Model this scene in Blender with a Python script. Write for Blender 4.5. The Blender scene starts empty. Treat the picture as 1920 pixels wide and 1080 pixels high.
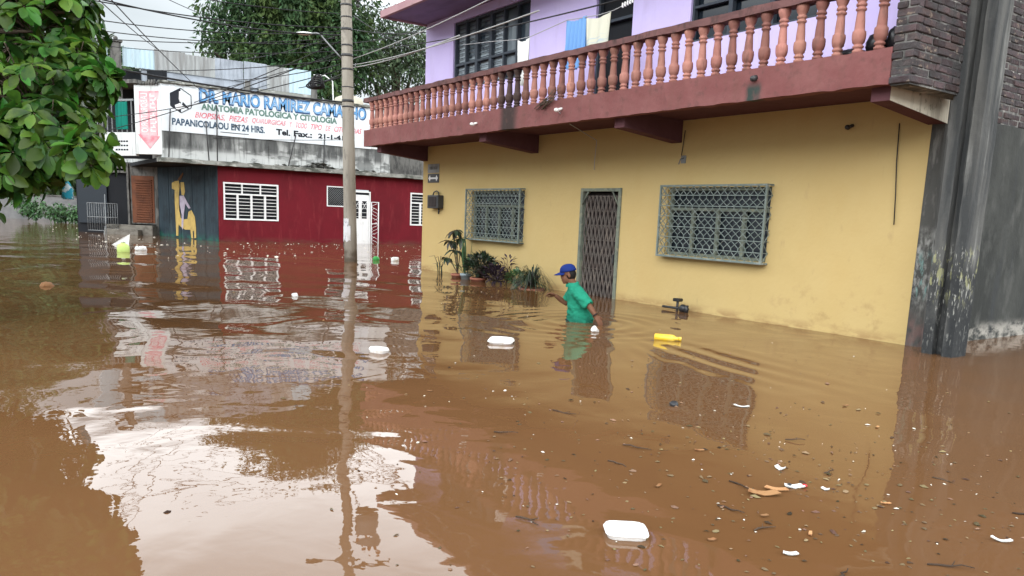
import bpy, bmesh, math, random
from mathutils import Vector, Matrix
R = math.radians
random.seed(11)
S = bpy.context.scene
COL = S.collection

# ------------------------------------------------------------------ camera
YA, PITCH, ROLL = 2.18382107, 0.1661007, 0.04071722
ax = Vector((-math.cos(YA), -math.sin(YA))); ay = Vector((math.sin(YA), -math.cos(YA)))
def _rot(v): return Vector((v.x*ax.x+v.y*ax.y, v.x*ay.x+v.y*ay.y, v.z))
_f = Vector((0, math.cos(PITCH), -math.sin(PITCH))); _r = Vector((1, 0, 0)); _u = _r.cross(_f)
_c, _s = math.cos(ROLL), math.sin(ROLL)
CR, CU, CF = _rot(_c*_r+_s*_u), _rot(-_s*_r+_c*_u), _rot(_f)
cd = bpy.data.cameras.new('camera'); cam = bpy.data.objects.new('camera', cd); COL.objects.link(cam)
cam.matrix_world = Matrix(((CR.x, CU.x, -CF.x, 0), (CR.y, CU.y, -CF.y, 0), (CR.z, CU.z, -CF.z, 1.35), (0, 0, 0, 1)))
cd.sensor_width = 36; cd.lens = 36*1471.76/1920; cd.shift_y = 114.75/1920
cd.clip_start = .05; cd.clip_end = 3000
S.camera = cam

# ------------------------------------------------------------------ sky, sun, exposure
SUN_EL, SUN_AZ = R(40), R(138)          # azimuth clockwise from +Y
w = bpy.data.worlds.new('World'); S.world = w; w.use_nodes = True
nt = w.node_tree; nt.nodes.clear()
def WN(t, **k):
    n = nt.nodes.new(t)
    for a, b in k.items(): setattr(n, a, b)
    return n
wo = WN('ShaderNodeOutputWorld'); bg = WN('ShaderNodeBackground'); bg.inputs[1].default_value = .1
sky = WN('ShaderNodeTexSky', sky_type='NISHITA', sun_disc=False, sun_elevation=SUN_EL, sun_rotation=SUN_AZ)
sky.dust_density = 3; sky.air_density = 1.2
tc = WN('ShaderNodeTexCoord'); sep = WN('ShaderNodeSeparateXYZ')
nt.links.new(tc.outputs['Generated'], sep.inputs[0])
ramp = WN('ShaderNodeValToRGB'); nt.links.new(sep.outputs['Z'], ramp.inputs[0])
cr = ramp.color_ramp                      # overcast: low bright band raised for its water reflection, dimmer towards the zenith
cr.elements[0].position = 0; cr.elements[0].color = (.148, .159, .166, 1)
cr.elements[1].position = .80; cr.elements[1].color = (.21, .22, .23, 1)
for pz, c in ((.20, (.165, .18, .188, 1)), (.235, (.20, .215, .225, 1)), (.27, (.90, .94, .96, 1)), (.36, (.84, .88, .90, 1)), (.50, (.52, .54, .55, 1))):
    e = cr.elements.new(pz); e.color = c
nz = WN('ShaderNodeTexNoise'); nz.inputs['Scale'].default_value = 3.2; nz.inputs['Detail'].default_value = 5
mp = WN('ShaderNodeMapping'); mp.inputs['Scale'].default_value = (1, 1, 2.4); nt.links.new(tc.outputs['Generated'], mp.inputs[0]); nt.links.new(mp.outputs[0], nz.inputs['Vector'])
mr = WN('ShaderNodeMapRange'); nt.links.new(nz.outputs[0], mr.inputs[0])
for i, v in enumerate((.3, .7, .84, 1.16)): mr.inputs[1+i].default_value = v
vm = WN('ShaderNodeVectorMath', operation='SCALE'); nt.links.new(ramp.outputs[0], vm.inputs[0])
# sky glow round the sun direction, added out of view to brighten the facades
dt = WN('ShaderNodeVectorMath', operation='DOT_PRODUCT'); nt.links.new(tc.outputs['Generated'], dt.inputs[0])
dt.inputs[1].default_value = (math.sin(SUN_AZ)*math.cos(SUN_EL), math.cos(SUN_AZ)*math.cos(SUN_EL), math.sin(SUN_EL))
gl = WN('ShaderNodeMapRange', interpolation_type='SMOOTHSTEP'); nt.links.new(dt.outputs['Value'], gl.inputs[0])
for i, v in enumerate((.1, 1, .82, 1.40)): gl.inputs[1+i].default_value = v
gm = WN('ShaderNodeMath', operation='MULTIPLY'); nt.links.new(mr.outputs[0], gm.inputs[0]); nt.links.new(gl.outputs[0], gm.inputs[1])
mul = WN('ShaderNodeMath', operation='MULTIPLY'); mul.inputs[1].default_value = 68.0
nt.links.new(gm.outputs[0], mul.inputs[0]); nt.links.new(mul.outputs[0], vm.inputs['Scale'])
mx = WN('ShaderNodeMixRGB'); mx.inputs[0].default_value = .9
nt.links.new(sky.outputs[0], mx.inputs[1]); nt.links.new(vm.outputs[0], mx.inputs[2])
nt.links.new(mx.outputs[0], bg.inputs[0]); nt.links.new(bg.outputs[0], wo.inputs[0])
sd = bpy.data.lights.new('sun', 'SUN'); sd.energy = .5; sd.angle = R(25); sd.color = (1, .96, .9)
sun = bpy.data.objects.new('sun', sd); COL.objects.link(sun)
sdir = Vector((math.sin(SUN_AZ)*math.cos(SUN_EL), math.cos(SUN_AZ)*math.cos(SUN_EL), math.sin(SUN_EL)))
sun.rotation_euler = sdir.to_track_quat('Z', 'Y').to_euler()
S.view_settings.view_transform = 'Standard'; S.view_settings.look = 'None'
S.view_settings.exposure = 0; S.view_settings.gamma = 1

# ------------------------------------------------------------------ materials
def surf(name, base, rough=.85, layers=(), bump=None, bump2=None, spec=.14, metal=0., rnd=0., island=0., vec='pos', trans=0.):
    """base colour plus layers of wear; layer = dict(col, s=(x,y,z) noise frequency, lo, hi, fac, m=[(axis,a,b)...])"""
    m = bpy.data.materials.new(name); m.use_nodes = True; t = m.node_tree; t.nodes.clear(); L = t.links.new
    def N(ty, **k):
        n = t.nodes.new(ty)
        for a, b in k.items(): setattr(n, a, b)
        return n
    out = N('ShaderNodeOutputMaterial'); p = N('ShaderNodeBsdfPrincipled'); L(p.outputs[0], out.inputs[0])
    p.inputs['Roughness'].default_value = rough; p.inputs['Metallic'].default_value = metal
    p.inputs['Specular IOR Level'].default_value = spec
    if vec == 'pos': geo = N('ShaderNodeNewGeometry'); pv = geo.outputs['Position']
    else: tcx = N('ShaderNodeTexCoord'); pv = tcx.outputs['Object']
    sp = N('ShaderNodeSeparateXYZ'); L(pv, sp.inputs[0])
    col = N('ShaderNodeRGB'); col.outputs[0].default_value = (*base, 1); cur = col.outputs[0]
    if rnd or island:
        if rnd: oi = N('ShaderNodeObjectInfo'); rs = oi.outputs['Random']
        else: g2 = N('ShaderNodeNewGeometry'); rs = g2.outputs['Random Per Island']
        a = N('ShaderNodeMapRange'); L(rs, a.inputs[0]); k = rnd or island
        a.inputs[3].default_value = 1-k; a.inputs[4].default_value = 1+k
        hs = N('ShaderNodeHueSaturation'); L(cur, hs.inputs['Color']); L(a.outputs[0], hs.inputs['Value'])
        b = N('ShaderNodeMapRange'); wn = N('ShaderNodeTexWhiteNoise', noise_dimensions='1D'); L(rs, wn.inputs['W']); L(wn.outputs['Value'], b.inputs[0])
        hv = .012 if rnd else .05; b.inputs[3].default_value = .5-hv*k; b.inputs[4].default_value = .5+hv*k; L(b.outputs[0], hs.inputs['Hue'])
        cur = hs.outputs[0]
    for i, ly in enumerate(layers):
        s = ly.get('s', (3, 3, 3)); mp = N('ShaderNodeMapping'); mp.inputs['Scale'].default_value = s; mp.inputs['Location'].default_value = (i*7.3, i*3.1, i*1.7)
        L(pv, mp.inputs[0]); n = N('ShaderNodeTexNoise'); n.inputs['Scale'].default_value = 1; n.inputs['Detail'].default_value = ly.get('d', 6)
        n.inputs['Roughness'].default_value = ly.get('r', .6); L(mp.outputs[0], n.inputs['Vector'])
        a = N('ShaderNodeMapRange'); L(n.outputs[0], a.inputs[0]); a.inputs[1].default_value = ly.get('lo', .45); a.inputs[2].default_value = ly.get('hi', .65); a.inputs[4].default_value = ly.get('fac', 1)
        f = a.outputs[0]
        for (axn, lo, hi) in ly.get('m', ()):
            b = N('ShaderNodeMapRange', interpolation_type='SMOOTHSTEP'); L(sp.outputs['XYZ'.index(axn.upper())], b.inputs[0])
            b.inputs[1].default_value = min(lo, hi); b.inputs[2].default_value = max(lo, hi)
            if hi < lo: b.inputs[3].default_value = 1; b.inputs[4].default_value = 0
            q = N('ShaderNodeMath', operation='MULTIPLY'); L(f, q.inputs[0]); L(b.outputs[0], q.inputs[1]); f = q.outputs[0]
        mixn = N('ShaderNodeMixRGB'); L(f, mixn.inputs[0]); L(cur, mixn.inputs[1]); mixn.inputs[2].default_value = (*ly['col'], 1); cur = mixn.outputs[0]
    L(cur, p.inputs['Base Color'])
    if trans:
        tl_ = N('ShaderNodeBsdfTranslucent'); L(cur, tl_.inputs[0]); ms = N('ShaderNodeMixShader'); ms.inputs[0].default_value = trans
        L(p.outputs[0], ms.inputs[1]); L(tl_.outputs[0], ms.inputs[2]); L(ms.outputs[0], out.inputs[0])
    prev = None
    for bp in (bump, bump2):
        if bp:
            mp = N('ShaderNodeMapping'); sc = bp[0]; mp.inputs['Scale'].default_value = sc if isinstance(sc, tuple) else (sc,)*3; L(pv, mp.inputs[0])
            n = N('ShaderNodeTexNoise'); n.inputs['Scale'].default_value = 1; n.inputs['Detail'].default_value = 5; L(mp.outputs[0], n.inputs['Vector'])
            bn = N('ShaderNodeBump'); bn.inputs['Strength'].default_value = 1; bn.inputs['Distance'].default_value = bp[1]; L(n.outputs[0], bn.inputs['Height'])
            if prev: L(prev, bn.inputs['Normal'])
            prev = bn.outputs[0]
    if prev: L(prev, p.inputs['Normal'])
    return m
M = {}
DK = (.035, .03, .028)
M['yellow'] = surf('yellow_paint', (.505, .375, .165), .8, [
    dict(col=(.535, .405, .19), s=(1.2, 1.2, 1.2), lo=.4, hi=.7, fac=.6),
    dict(col=(.50, .34, .13), s=(1.1, 1.1, .5), lo=.5, hi=.75, fac=.3),
    dict(col=(.30, .18, .08), s=(3, 3, 8), lo=.42, hi=.6, fac=.75, m=[('z', .16, .0)]),
    dict(col=(.33, .22, .10), s=(5, 5, 5), lo=.55, hi=.7, fac=.5, m=[('z', .9, .2), ('x', -7.5, -6.5)]),
    dict(col=(.36, .26, .13), s=(7, 7, 3), lo=.64, hi=.78, fac=.35)], bump=(14, .004), bump2=(1.6, .02))
M['purple'] = surf('purple_paint', (.58, .49, .80), .8, [dict(col=(.63, .55, .83), s=(1.1, 1, 1.1), lo=.4, hi=.7, fac=.7), dict(col=(.36, .28, .46), s=(3, 3, .6), lo=.55, hi=.75, fac=.3)], bump=(12, .004), bump2=(1.6, .015))
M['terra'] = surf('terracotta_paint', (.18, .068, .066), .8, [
    dict(col=(.22, .095, .09), s=(2, 2, 3), lo=.4, hi=.65, fac=.7),
    dict(col=(.15, .07, .06), s=(5, 5, 1.0), lo=.52, hi=.72, fac=.65),
    dict(col=DK, s=(1.5, 1, .6), lo=.3, hi=.5, fac=.9, m=[('x', -12.15, -11.95), ('x', -11.45, -11.7)]),
    dict(col=(.03, .05, .045), s=(6, 6, 3), lo=.25, hi=.5, fac=.95, m=[('x', -6.68, -6.6), ('x', -6.38, -6.46), ('z', 3.12, 3.0)]),
    dict(col=(.10, .055, .05), s=(9, 9, 9), lo=.56, hi=.72, fac=.6)], bump=(10, .008), bump2=(2.2, .03))
M['rail'] = surf('weathered_rail_paint', (.15, .075, .072), .85, [dict(col=(.10, .055, .055), s=(3, 3, 8), lo=.45, hi=.62, fac=.8), dict(col=DK, s=(6, 6, 3), lo=.55, hi=.7, fac=.8)], bump=(14, .01))
M['baluster'] = surf('baluster_paint', (.32, .15, .12), .7, [
    dict(col=(.25, .10, .08), s=(7, 7, 4), lo=.5, hi=.66, fac=.65),
    dict(col=(.06, .04, .035), s=(9, 9, 2), lo=.56, hi=.7, fac=.6),
    dict(col=DK, s=(1.5, 1, .6), lo=.3, hi=.5, fac=.9, m=[('x', -12.35, -12.05), ('x', -11.35, -11.6)])], bump=(18, .004), rnd=.38)
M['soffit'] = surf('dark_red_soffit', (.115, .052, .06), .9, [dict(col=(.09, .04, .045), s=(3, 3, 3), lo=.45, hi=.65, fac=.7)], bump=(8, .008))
M['cream'] = surf('unpainted_corbel_render', (.55, .50, .40), .9, [dict(col=(.25, .22, .17), s=(4, 9, 1), lo=.48, hi=.68, fac=.8), dict(col=(.10, .09, .07), s=(8, 8, 8), lo=.56, hi=.7, fac=.8)], bump=(10, .01))
M['eave'] = surf('eave_paint', (.34, .20, .22), .85, [dict(col=(.42, .28, .28), s=(2, 2, 4), lo=.4, hi=.65, fac=.6), dict(col=(.14, .10, .11), s=(3, 3, 6), lo=.55, hi=.7, fac=.6)], bump=(6, .008))
M['eave_under'] = surf('eave_soffit_paint', (.24, .19, .30), .9, [dict(col=(.14, .11, .17), s=(1, 3, 1), lo=.45, hi=.7, fac=.6)], bump=(8, .005))
M['brick'] = surf('old_brick', (.075, .052, .052), .92, [dict(col=(.065, .058, .062), s=(6, 6, 12), lo=.4, hi=.6, fac=.8), dict(col=(.05, .05, .05), s=(3, 3, 3), lo=.5, hi=.65, fac=.85), dict(col=(.24, .19, .15), s=(9, 9, 14), lo=.6, hi=.68, fac=.7)], bump=(22, .018), island=.5)
M['mortar'] = surf('mortar', (.17, .165, .155), .95, [dict(col=(.05, .05, .05), s=(4, 4, 4), lo=.42, hi=.58, fac=.9), dict(col=(.42, .40, .37), s=(7, 7, 9), lo=.58, hi=.68, fac=.8)], bump=(20, .012))
M['plaster'] = surf('grey_cement_render', (.058, .060, .056), .9, [
    dict(col=(.036, .038, .036), s=(1.3, 1.3, .8), lo=.42, hi=.6, fac=.9),
    dict(col=(.12, .12, .112), s=(2.5, 2.5, 1.2), lo=.52, hi=.7, fac=.7),
    dict(col=(.045, .048, .05), s=(4, 4, .5), lo=.54, hi=.7, fac=.8),
    dict(col=(.38, .36, .32), s=(5, 5, 9), lo=.40, hi=.58, fac=.8, m=[('z', .28, .1), ('y', 10.3, 10.9)])], bump=(9, .012), bump2=(1.5, .02))
M['column'] = surf('grey_concrete_column', (.078, .077, .072), .9, [
    dict(col=(.03, .03, .032), s=(4, 4, .7), lo=.45, hi=.65, fac=.9),
    dict(col=(.22, .215, .20), s=(9, 9, 2), lo=.56, hi=.68, fac=.6),
    dict(col=(.36, .36, .34), s=(16, 16, 8), lo=.46, hi=.64, fac=.7, m=[('z', .35, .7), ('z', 1.5, 1.25)]),
    dict(col=(.20, .36, .34), s=(11, 11, 3), lo=.53, hi=.6, fac=.8, m=[('z', .5, .8), ('z', 1.2, .95)]),
    dict(col=(.16, .10, .09), s=(6, 6, 4), lo=.45, hi=.6, fac=.7, m=[('z', .5, .2)])], bump=(13, .01))
M['post'] = surf('weathered_concrete_post', (.105, .105, .10), .85, [
    dict(col=(.04, .043, .045), s=(5, 5, .5), lo=.42, hi=.6, fac=.85),
    dict(col=(.21, .21, .20), s=(7, 7, .8), lo=.58, hi=.7, fac=.7),
    dict(col=(.03, .032, .034), s=(3, 3, 2), lo=.25, hi=.5, fac=.9, m=[('z', 1.15, .85)]),
    dict(col=(.48, .48, .44), s=(38, 38, 9), lo=.57, hi=.64, fac=.6, m=[('z', -.2, .7), ('z', 1.3, 1.15)]),
    dict(col=(.30, .30, .16), s=(17, 17, 6), lo=.55, hi=.6, fac=.7, m=[('z', .5, .8), ('z', 1.3, 1.1)])], bump=(15, .008))
M['red'] = surf('dark_red_paint', (.135, .010, .017), .8, [dict(col=(.10, .009, .014), s=(1, 1, 1), lo=.4, hi=.65, fac=.8), dict(col=(.23, .035, .04), s=(5, 5, 1), lo=.55, hi=.75, fac=.5), dict(col=(.11, .04, .03), s=(2, 2, 6), lo=.4, hi=.6, fac=.7, m=[('z', .25, .02)])], bump=(9, .006))
M['teal'] = surf('dark_teal_steel', (.022, .035, .045), .6, [dict(col=(.045, .065, .075), s=(9, 9, .7), lo=.48, hi=.68, fac=.9), dict(col=(.012, .016, .02), s=(2, 2, 2), lo=.5, hi=.7, fac=.8), dict(col=(.02, .10, .075), s=(3, 3, 3), lo=.4, hi=.6, fac=.8, m=[('z', .3, 0.05)])], bump=(8, .006))
M['mural_yellow'] = surf('mural_yellow', (.48, .34, .11), .8, [dict(col=(.30, .21, .08), s=(5, 5, 4), lo=.45, hi=.65, fac=.7)])
M['mural_lilac'] = surf('mural_lilac', (.40, .35, .42), .8, [dict(col=(.25, .2, .26), s=(6, 6, 5), lo=.45, hi=.65, fac=.6)])
M['mural_brown'] = surf('mural_brown', (.14, .07, .035), .8)
M['band'] = surf('sooty_render', (.20, .205, .20), .92, [
    dict(col=(.52, .53, .52), s=(.9, .9, 2.4), lo=.44, hi=.50, fac=.85, m=[('y', 5.5, 10.5), ('z', 3.98, 3.5)]),
    dict(col=(.50, .51, .50), s=(1.5, 1.5, 4), lo=.36, hi=.44, fac=.9, m=[('z', 3.36, 3.28), ('y', 11.2, 10.2)]),
    dict(col=(.06, .062, .062), s=(2, 2, .45), lo=.40, hi=.56, fac=.9, m=[('z', 3.2, 3.5)]),
    dict(col=(.03, .03, .03), s=(9, 9, .5), lo=.55, hi=.7, fac=.8)], bump=(7, .012))
M['white_wall'] = surf('dirty_white_paint', (.62, .64, .64), .85, [dict(col=(.42, .43, .42), s=(2, 2, 1), lo=.48, hi=.7, fac=.7), dict(col=(.20, .19, .17), s=(6, 6, .5), lo=.58, hi=.72, fac=.6), dict(col=(.10, .10, .09), s=(4, 4, 9), lo=.42, hi=.6, fac=.8, m=[('z', 5.40, 5.58)])], bump=(8, .006))
M['sign_white'] = surf('sign_white_paint', (.66, .70, .73), .8, [dict(col=(.52, .55, .57), s=(1, 1, 1.6), lo=.48, hi=.7, fac=.6), dict(col=(.25, .24, .22), s=(7, 7, .6), lo=.6, hi=.74, fac=.5), dict(col=(.08, .08, .075), s=(3, 3, 9), lo=.42, hi=.58, fac=.9, m=[('z', 5.44, 5.6)])], bump=(8, .004))
M['ledge'] = surf('mossy_concrete', (.24, .24, .22), .92, [dict(col=(.06, .065, .055), s=(1.5, 1.5, 3), lo=.45, hi=.6, fac=.9), dict(col=(.46, .46, .43), s=(2.5, 2.5, 5), lo=.56, hi=.66, fac=.8)], bump=(9, .015))
M['bluegrey'] = surf('pale_blue_render', (.34, .37, .42), .9, [dict(col=(.20, .215, .24), s=(1.2, 1.2, .8), lo=.45, hi=.65, fac=.8), dict(col=(.08, .08, .08), s=(5, 5, .5), lo=.57, hi=.72, fac=.7)], bump=(8, .008))
M['sheet_blue'] = surf('pale_blue_sheet', (.42, .55, .62), .5, [dict(col=(.30, .38, .42), s=(1, 5, .5), lo=.45, hi=.65, fac=.7), dict(col=(.20, .17, .14), s=(1, 8, 1), lo=.6, hi=.72, fac=.6)], spec=.5)
M['sheet_grey'] = surf('weathered_grey_sheet', (.30, .31, .31), .6, [dict(col=(.16, .155, .15), s=(1, 6, .5), lo=.42, hi=.62, fac=.8), dict(col=(.5, .52, .53), s=(1, 3, .7), lo=.58, hi=.66, fac=.6)], spec=.5)
M['darkcol'] = surf('stained_concrete', (.15, .145, .135), .92, [dict(col=(.05, .05, .048), s=(5, 5, 2), lo=.45, hi=.6, fac=.8)], bump=(9, .015))
M['white_metal'] = surf('white_gloss_paint', (.72, .72, .72), .5, [dict(col=(.45, .44, .42), s=(7, 7, 3), lo=.55, hi=.72, fac=.5)])
M['grille'] = surf('grey_green_grille_paint', (.165, .20, .185), .6, [dict(col=(.30, .33, .31), s=(8, 8, 8), lo=.5, hi=.65, fac=.6), dict(col=(.12, .075, .05), s=(16, 16, 16), lo=.6, hi=.7, fac=.7)])
M['frame'] = surf('grey_green_frame_paint', (.17, .19, .15), .65, [dict(col=(.09, .10, .09), s=(6, 6, 6), lo=.5, hi=.65, fac=.7), dict(col=(.28, .27, .19), s=(9, 9, 9), lo=.55, hi=.65, fac=.6)])
M['doorgrille'] = surf('brown_grey_gate_paint', (.115, .10, .09), .65, [dict(col=(.20, .165, .14), s=(7, 7, 5), lo=.5, hi=.65, fac=.7), dict(col=(.07, .05, .045), s=(5, 5, 5), lo=.5, hi=.7, fac=.7)])
M['dark'] = surf('shade_fill', (.016, .017, .02), .8)  # near-black stands in for the shade of rooms, recesses and the overhang
M['doorleaf'] = surf('dark_door_sheet', (.045, .035, .034), .7, [dict(col=(.025, .02, .02), s=(6, 6, 2), lo=.45, hi=.65, fac=.8)])
M['glass'] = surf('dark_window_glass', (.010, .015, .022), .08, spec=.5)
M['glass_blue'] = surf('glass_painted_reflection', (.035, .05, .065), .05, [dict(col=(.40, .46, .50), s=(.8, .8, 1.1), lo=.40, hi=.48, fac=.8, m=[('z', 5.7, 5.25), ('x', -13.6, -14.6)])], spec=.8)  # tinted glass; pale lower-left patch is a reflection painted into the colour
M['bluebar'] = surf('dark_blue_window_bars', (.05, .06, .075), .55)
M['dark_metal'] = surf('dark_metal', (.03, .03, .032), .5, spec=.5)
M['rust'] = surf('rusty_brown_shutter', (.17, .065, .035), .7, [dict(col=(.10, .045, .03), s=(3, 3, 3), lo=.45, hi=.65, fac=.7)])
M['grey_metal'] = surf('grey_metal', (.22, .23, .235), .45, [dict(col=(.12, .11, .10), s=(9, 9, 4), lo=.55, hi=.7, fac=.7)], metal=.3)
M['pole'] = surf('pole_concrete', (.30, .275, .235), .9, [dict(col=(.20, .18, .15), s=(5, 5, .8), lo=.45, hi=.65, fac=.8), dict(col=(.11, .10, .09), s=(9, 9, 4), lo=.58, hi=.7, fac=.7), dict(col=(.12, .095, .07), s=(3, 3, 3), lo=.3, hi=.5, fac=.8, m=[('z', .38, .25)])], bump=(16, .006))
M['wire'] = surf('black_cable', (.025, .025, .027), .6)
M['wire_light'] = surf('grey_cable', (.36, .36, .36), .6)
M['paper'] = surf('poster_paper', (.62, .62, .64), .8, [dict(col=(.28, .30, .36), s=(14, 14, 9), lo=.52, hi=.6, fac=.7), dict(col=(.4, .36, .3), s=(5, 5, 5), lo=.5, hi=.7, fac=.5)])
M['ink_blue'] = surf('sign_blue', (.12, .30, .55), .8, [dict(col=(.45, .58, .70), s=(4, 4, 4), lo=.48, hi=.66, fac=.7)])
M['ink_navy'] = surf('sign_navy_outline', (.045, .09, .19), .8, [dict(col=(.4, .45, .52), s=(5, 5, 5), lo=.56, hi=.68, fac=.7)])
M['ink_green'] = surf('sign_grey_green', (.12, .20, .17), .8, [dict(col=(.40, .45, .45), s=(3, 3, 3), lo=.55, hi=.75, fac=.5)])
M['ink_red'] = surf('sign_faded_red', (.60, .12, .16), .8, [dict(col=(.64, .42, .45), s=(4, 4, 4), lo=.44, hi=.62, fac=.8)])
M['arrow_red'] = surf('arrow_faded_red', (.62, .20, .24), .85, [dict(col=(.63, .45, .47), s=(3, 3, 3), lo=.42, hi=.6, fac=.8)])
M['ink_dark'] = surf('sign_dark_blue', (.05, .085, .13), .8, [dict(col=(.45, .48, .5), s=(5, 5, 5), lo=.56, hi=.7, fac=.6)])
M['ink_black'] = surf('sign_black', (.025, .028, .035), .8)
M['pink'] = surf('faded_pink_paint', (.62, .36, .39), .85, [dict(col=(.62, .55, .56), s=(3, 3, 3), lo=.45, hi=.65, fac=.7)])
M['green_cloth'] = surf('teal_cloth', (.01, .17, .13), .9, [dict(col=(.005, .09, .07), s=(9, 9, .3), lo=.45, hi=.6, fac=.8)])
M['cloth_white'] = surf('white_cloth', (.68, .68, .66), .95, bump=(60, .002))
M['cloth_blue'] = surf('blue_cloth', (.16, .32, .60), .95, bump=(60, .002))
M['cloth_cream'] = surf('cream_cloth', (.58, .57, .47), .95, [dict(col=(.25, .40, .55), s=(3, 3, 30), lo=.5, hi=.6, fac=.5, m=[('z', 4.32, 4.25)])], bump=(60, .002))
M['tank'] = surf('cream_tank_plastic', (.52, .48, .38), .55, [dict(col=(.38, .34, .27), s=(3, 3, 1), lo=.5, hi=.7, fac=.5)])
M['leaf'] = surf('almond_leaf', (.046, .115, .014), .42, [dict(col=(.12, .19, .018), s=(2.2, 2.2, 2.2), lo=.52, hi=.66, fac=.7), dict(col=(.012, .045, .014), s=(3, 3, 3), lo=.52, hi=.66, fac=.7)], spec=.3, island=.75, trans=.28)
M['leaf_far'] = surf('mango_leaf', (.042, .085, .036), .55, [dict(col=(.085, .125, .035), s=(.5, .5, .5), lo=.48, hi=.62, fac=.8)], island=.5, trans=.2)
M['leaf_far2'] = surf('grey_green_leaf', (.055, .085, .045), .6, [dict(col=(.10, .135, .07), s=(.6, .6, .6), lo=.48, hi=.65, fac=.8)], island=.45)
M['leaf_dark'] = surf('dark_plant_leaf', (.022, .045, .022), .45, [dict(col=(.05, .03, .035), s=(6, 6, 6), lo=.5, hi=.6, fac=.7)], island=.4, spec=.5)
M['leaf_green'] = surf('green_plant_leaf', (.04, .10, .03), .45, island=.4, spec=.5)
M['leaf_purple'] = surf('purple_plant_leaf', (.045, .03, .045), .5, island=.4)
M['bark'] = surf('bark', (.13, .10, .075), .95, [dict(col=(.06, .05, .04), s=(6, 6, 2), lo=.45, hi=.6, fac=.8)], bump=(14, .02))
M['pot'] = surf('terracotta_pot', (.30, .12, .08), .85, [dict(col=(.42, .25, .2), s=(9, 9, 9), lo=.5, hi=.65, fac=.6)])
M['pot_blue'] = surf('pale_blue_plastic', (.30, .37, .40), .5)
M['foam'] = surf('white_foam', (.80, .80, .79), .75, [dict(col=(.50, .42, .32), s=(14, 14, 14), lo=.54, hi=.70, fac=.75)], bump=(60, .0015), vec='obj')
M['yellow_plastic'] = surf('yellow_plastic', (.72, .47, .03), .35, [dict(col=(.75, .66, .3), s=(9, 9, 9), lo=.5, hi=.7, fac=.4)], spec=.5)
M['lime'] = surf('lime_plastic', (.55, .70, .22), .4)
M['white_plastic'] = surf('white_plastic', (.76, .76, .74), .4, [dict(col=(.5, .48, .44), s=(20, 20, 20), lo=.5, hi=.7, fac=.5)])
M['green_plastic'] = surf('green_plastic', (.06, .35, .09), .4)
M['teal_plastic'] = surf('teal_plastic', (.03, .30, .42), .45, [dict(col=(.6, .68, .7), s=(14, 14, 14), lo=.5, hi=.55, fac=.9)])
M['dead_leaf'] = surf('dead_orange_leaf', (.38, .20, .09), .7, [dict(col=(.22, .09, .035), s=(25, 25, 25), lo=.5, hi=.62, fac=.7)], rnd=.35)
M['debris'] = surf('floating_bits', (.14, .095, .055), .8, island=.8)
M['pale_bits'] = surf('pale_floating_bits', (.62, .58, .50), .8, island=.3)
M['twig'] = surf('wet_twig', (.06, .04, .028), .7, rnd=.3)
M['dark_lump'] = surf('black_plastic', (.014, .015, .018), .4, spec=.5)
M['wrap_red'] = surf('red_plastic', (.5, .04, .05), .4)
M['skin'] = surf('skin', (.16, .075, .045), .55, [dict(col=(.13, .06, .036), s=(14, 14, 14), lo=.45, hi=.65, fac=.5)])
M['shirt'] = surf('green_shirt', (.018, .225, .14), .9, [dict(col=(.012, .15, .095), s=(7, 7, 12), lo=.45, hi=.65, fac=.5), dict(col=(.012, .12, .08), s=(9, 9, 9), lo=.3, hi=.5, fac=.85, m=[('z', .16, .03)])], bump=((16, 16, 30), .010))
M['shirt_dark'] = surf('shirt_collar_edge', (.02, .22, .14), .9)
M['cap'] = surf('blue_cap', (.009, .024, .14), .75, bump=(120, .001))
M['hair'] = surf('black_hair', (.012, .010, .009), .6)
M['trousers'] = surf('dark_trousers', (.018, .022, .03), .9)
M['wristband'] = surf('dark_wristband', (.02, .015, .015), .6)
M['eye'] = surf('eye_dark', (.02, .015, .012), .2)
M['steps'] = surf('dirty_step_concrete', (.19, .175, .15), .92, [dict(col=(.09, .08, .07), s=(3, 3, 5), lo=.45, hi=.62, fac=.8)], bump=(9, .01))
M['farwall'] = surf('far_grey_wall', (.20, .20, .20), .92, [dict(col=(.11, .115, .12), s=(1, 1, 1), lo=.45, hi=.65, fac=.8)], bump=(3, .02))

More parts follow.
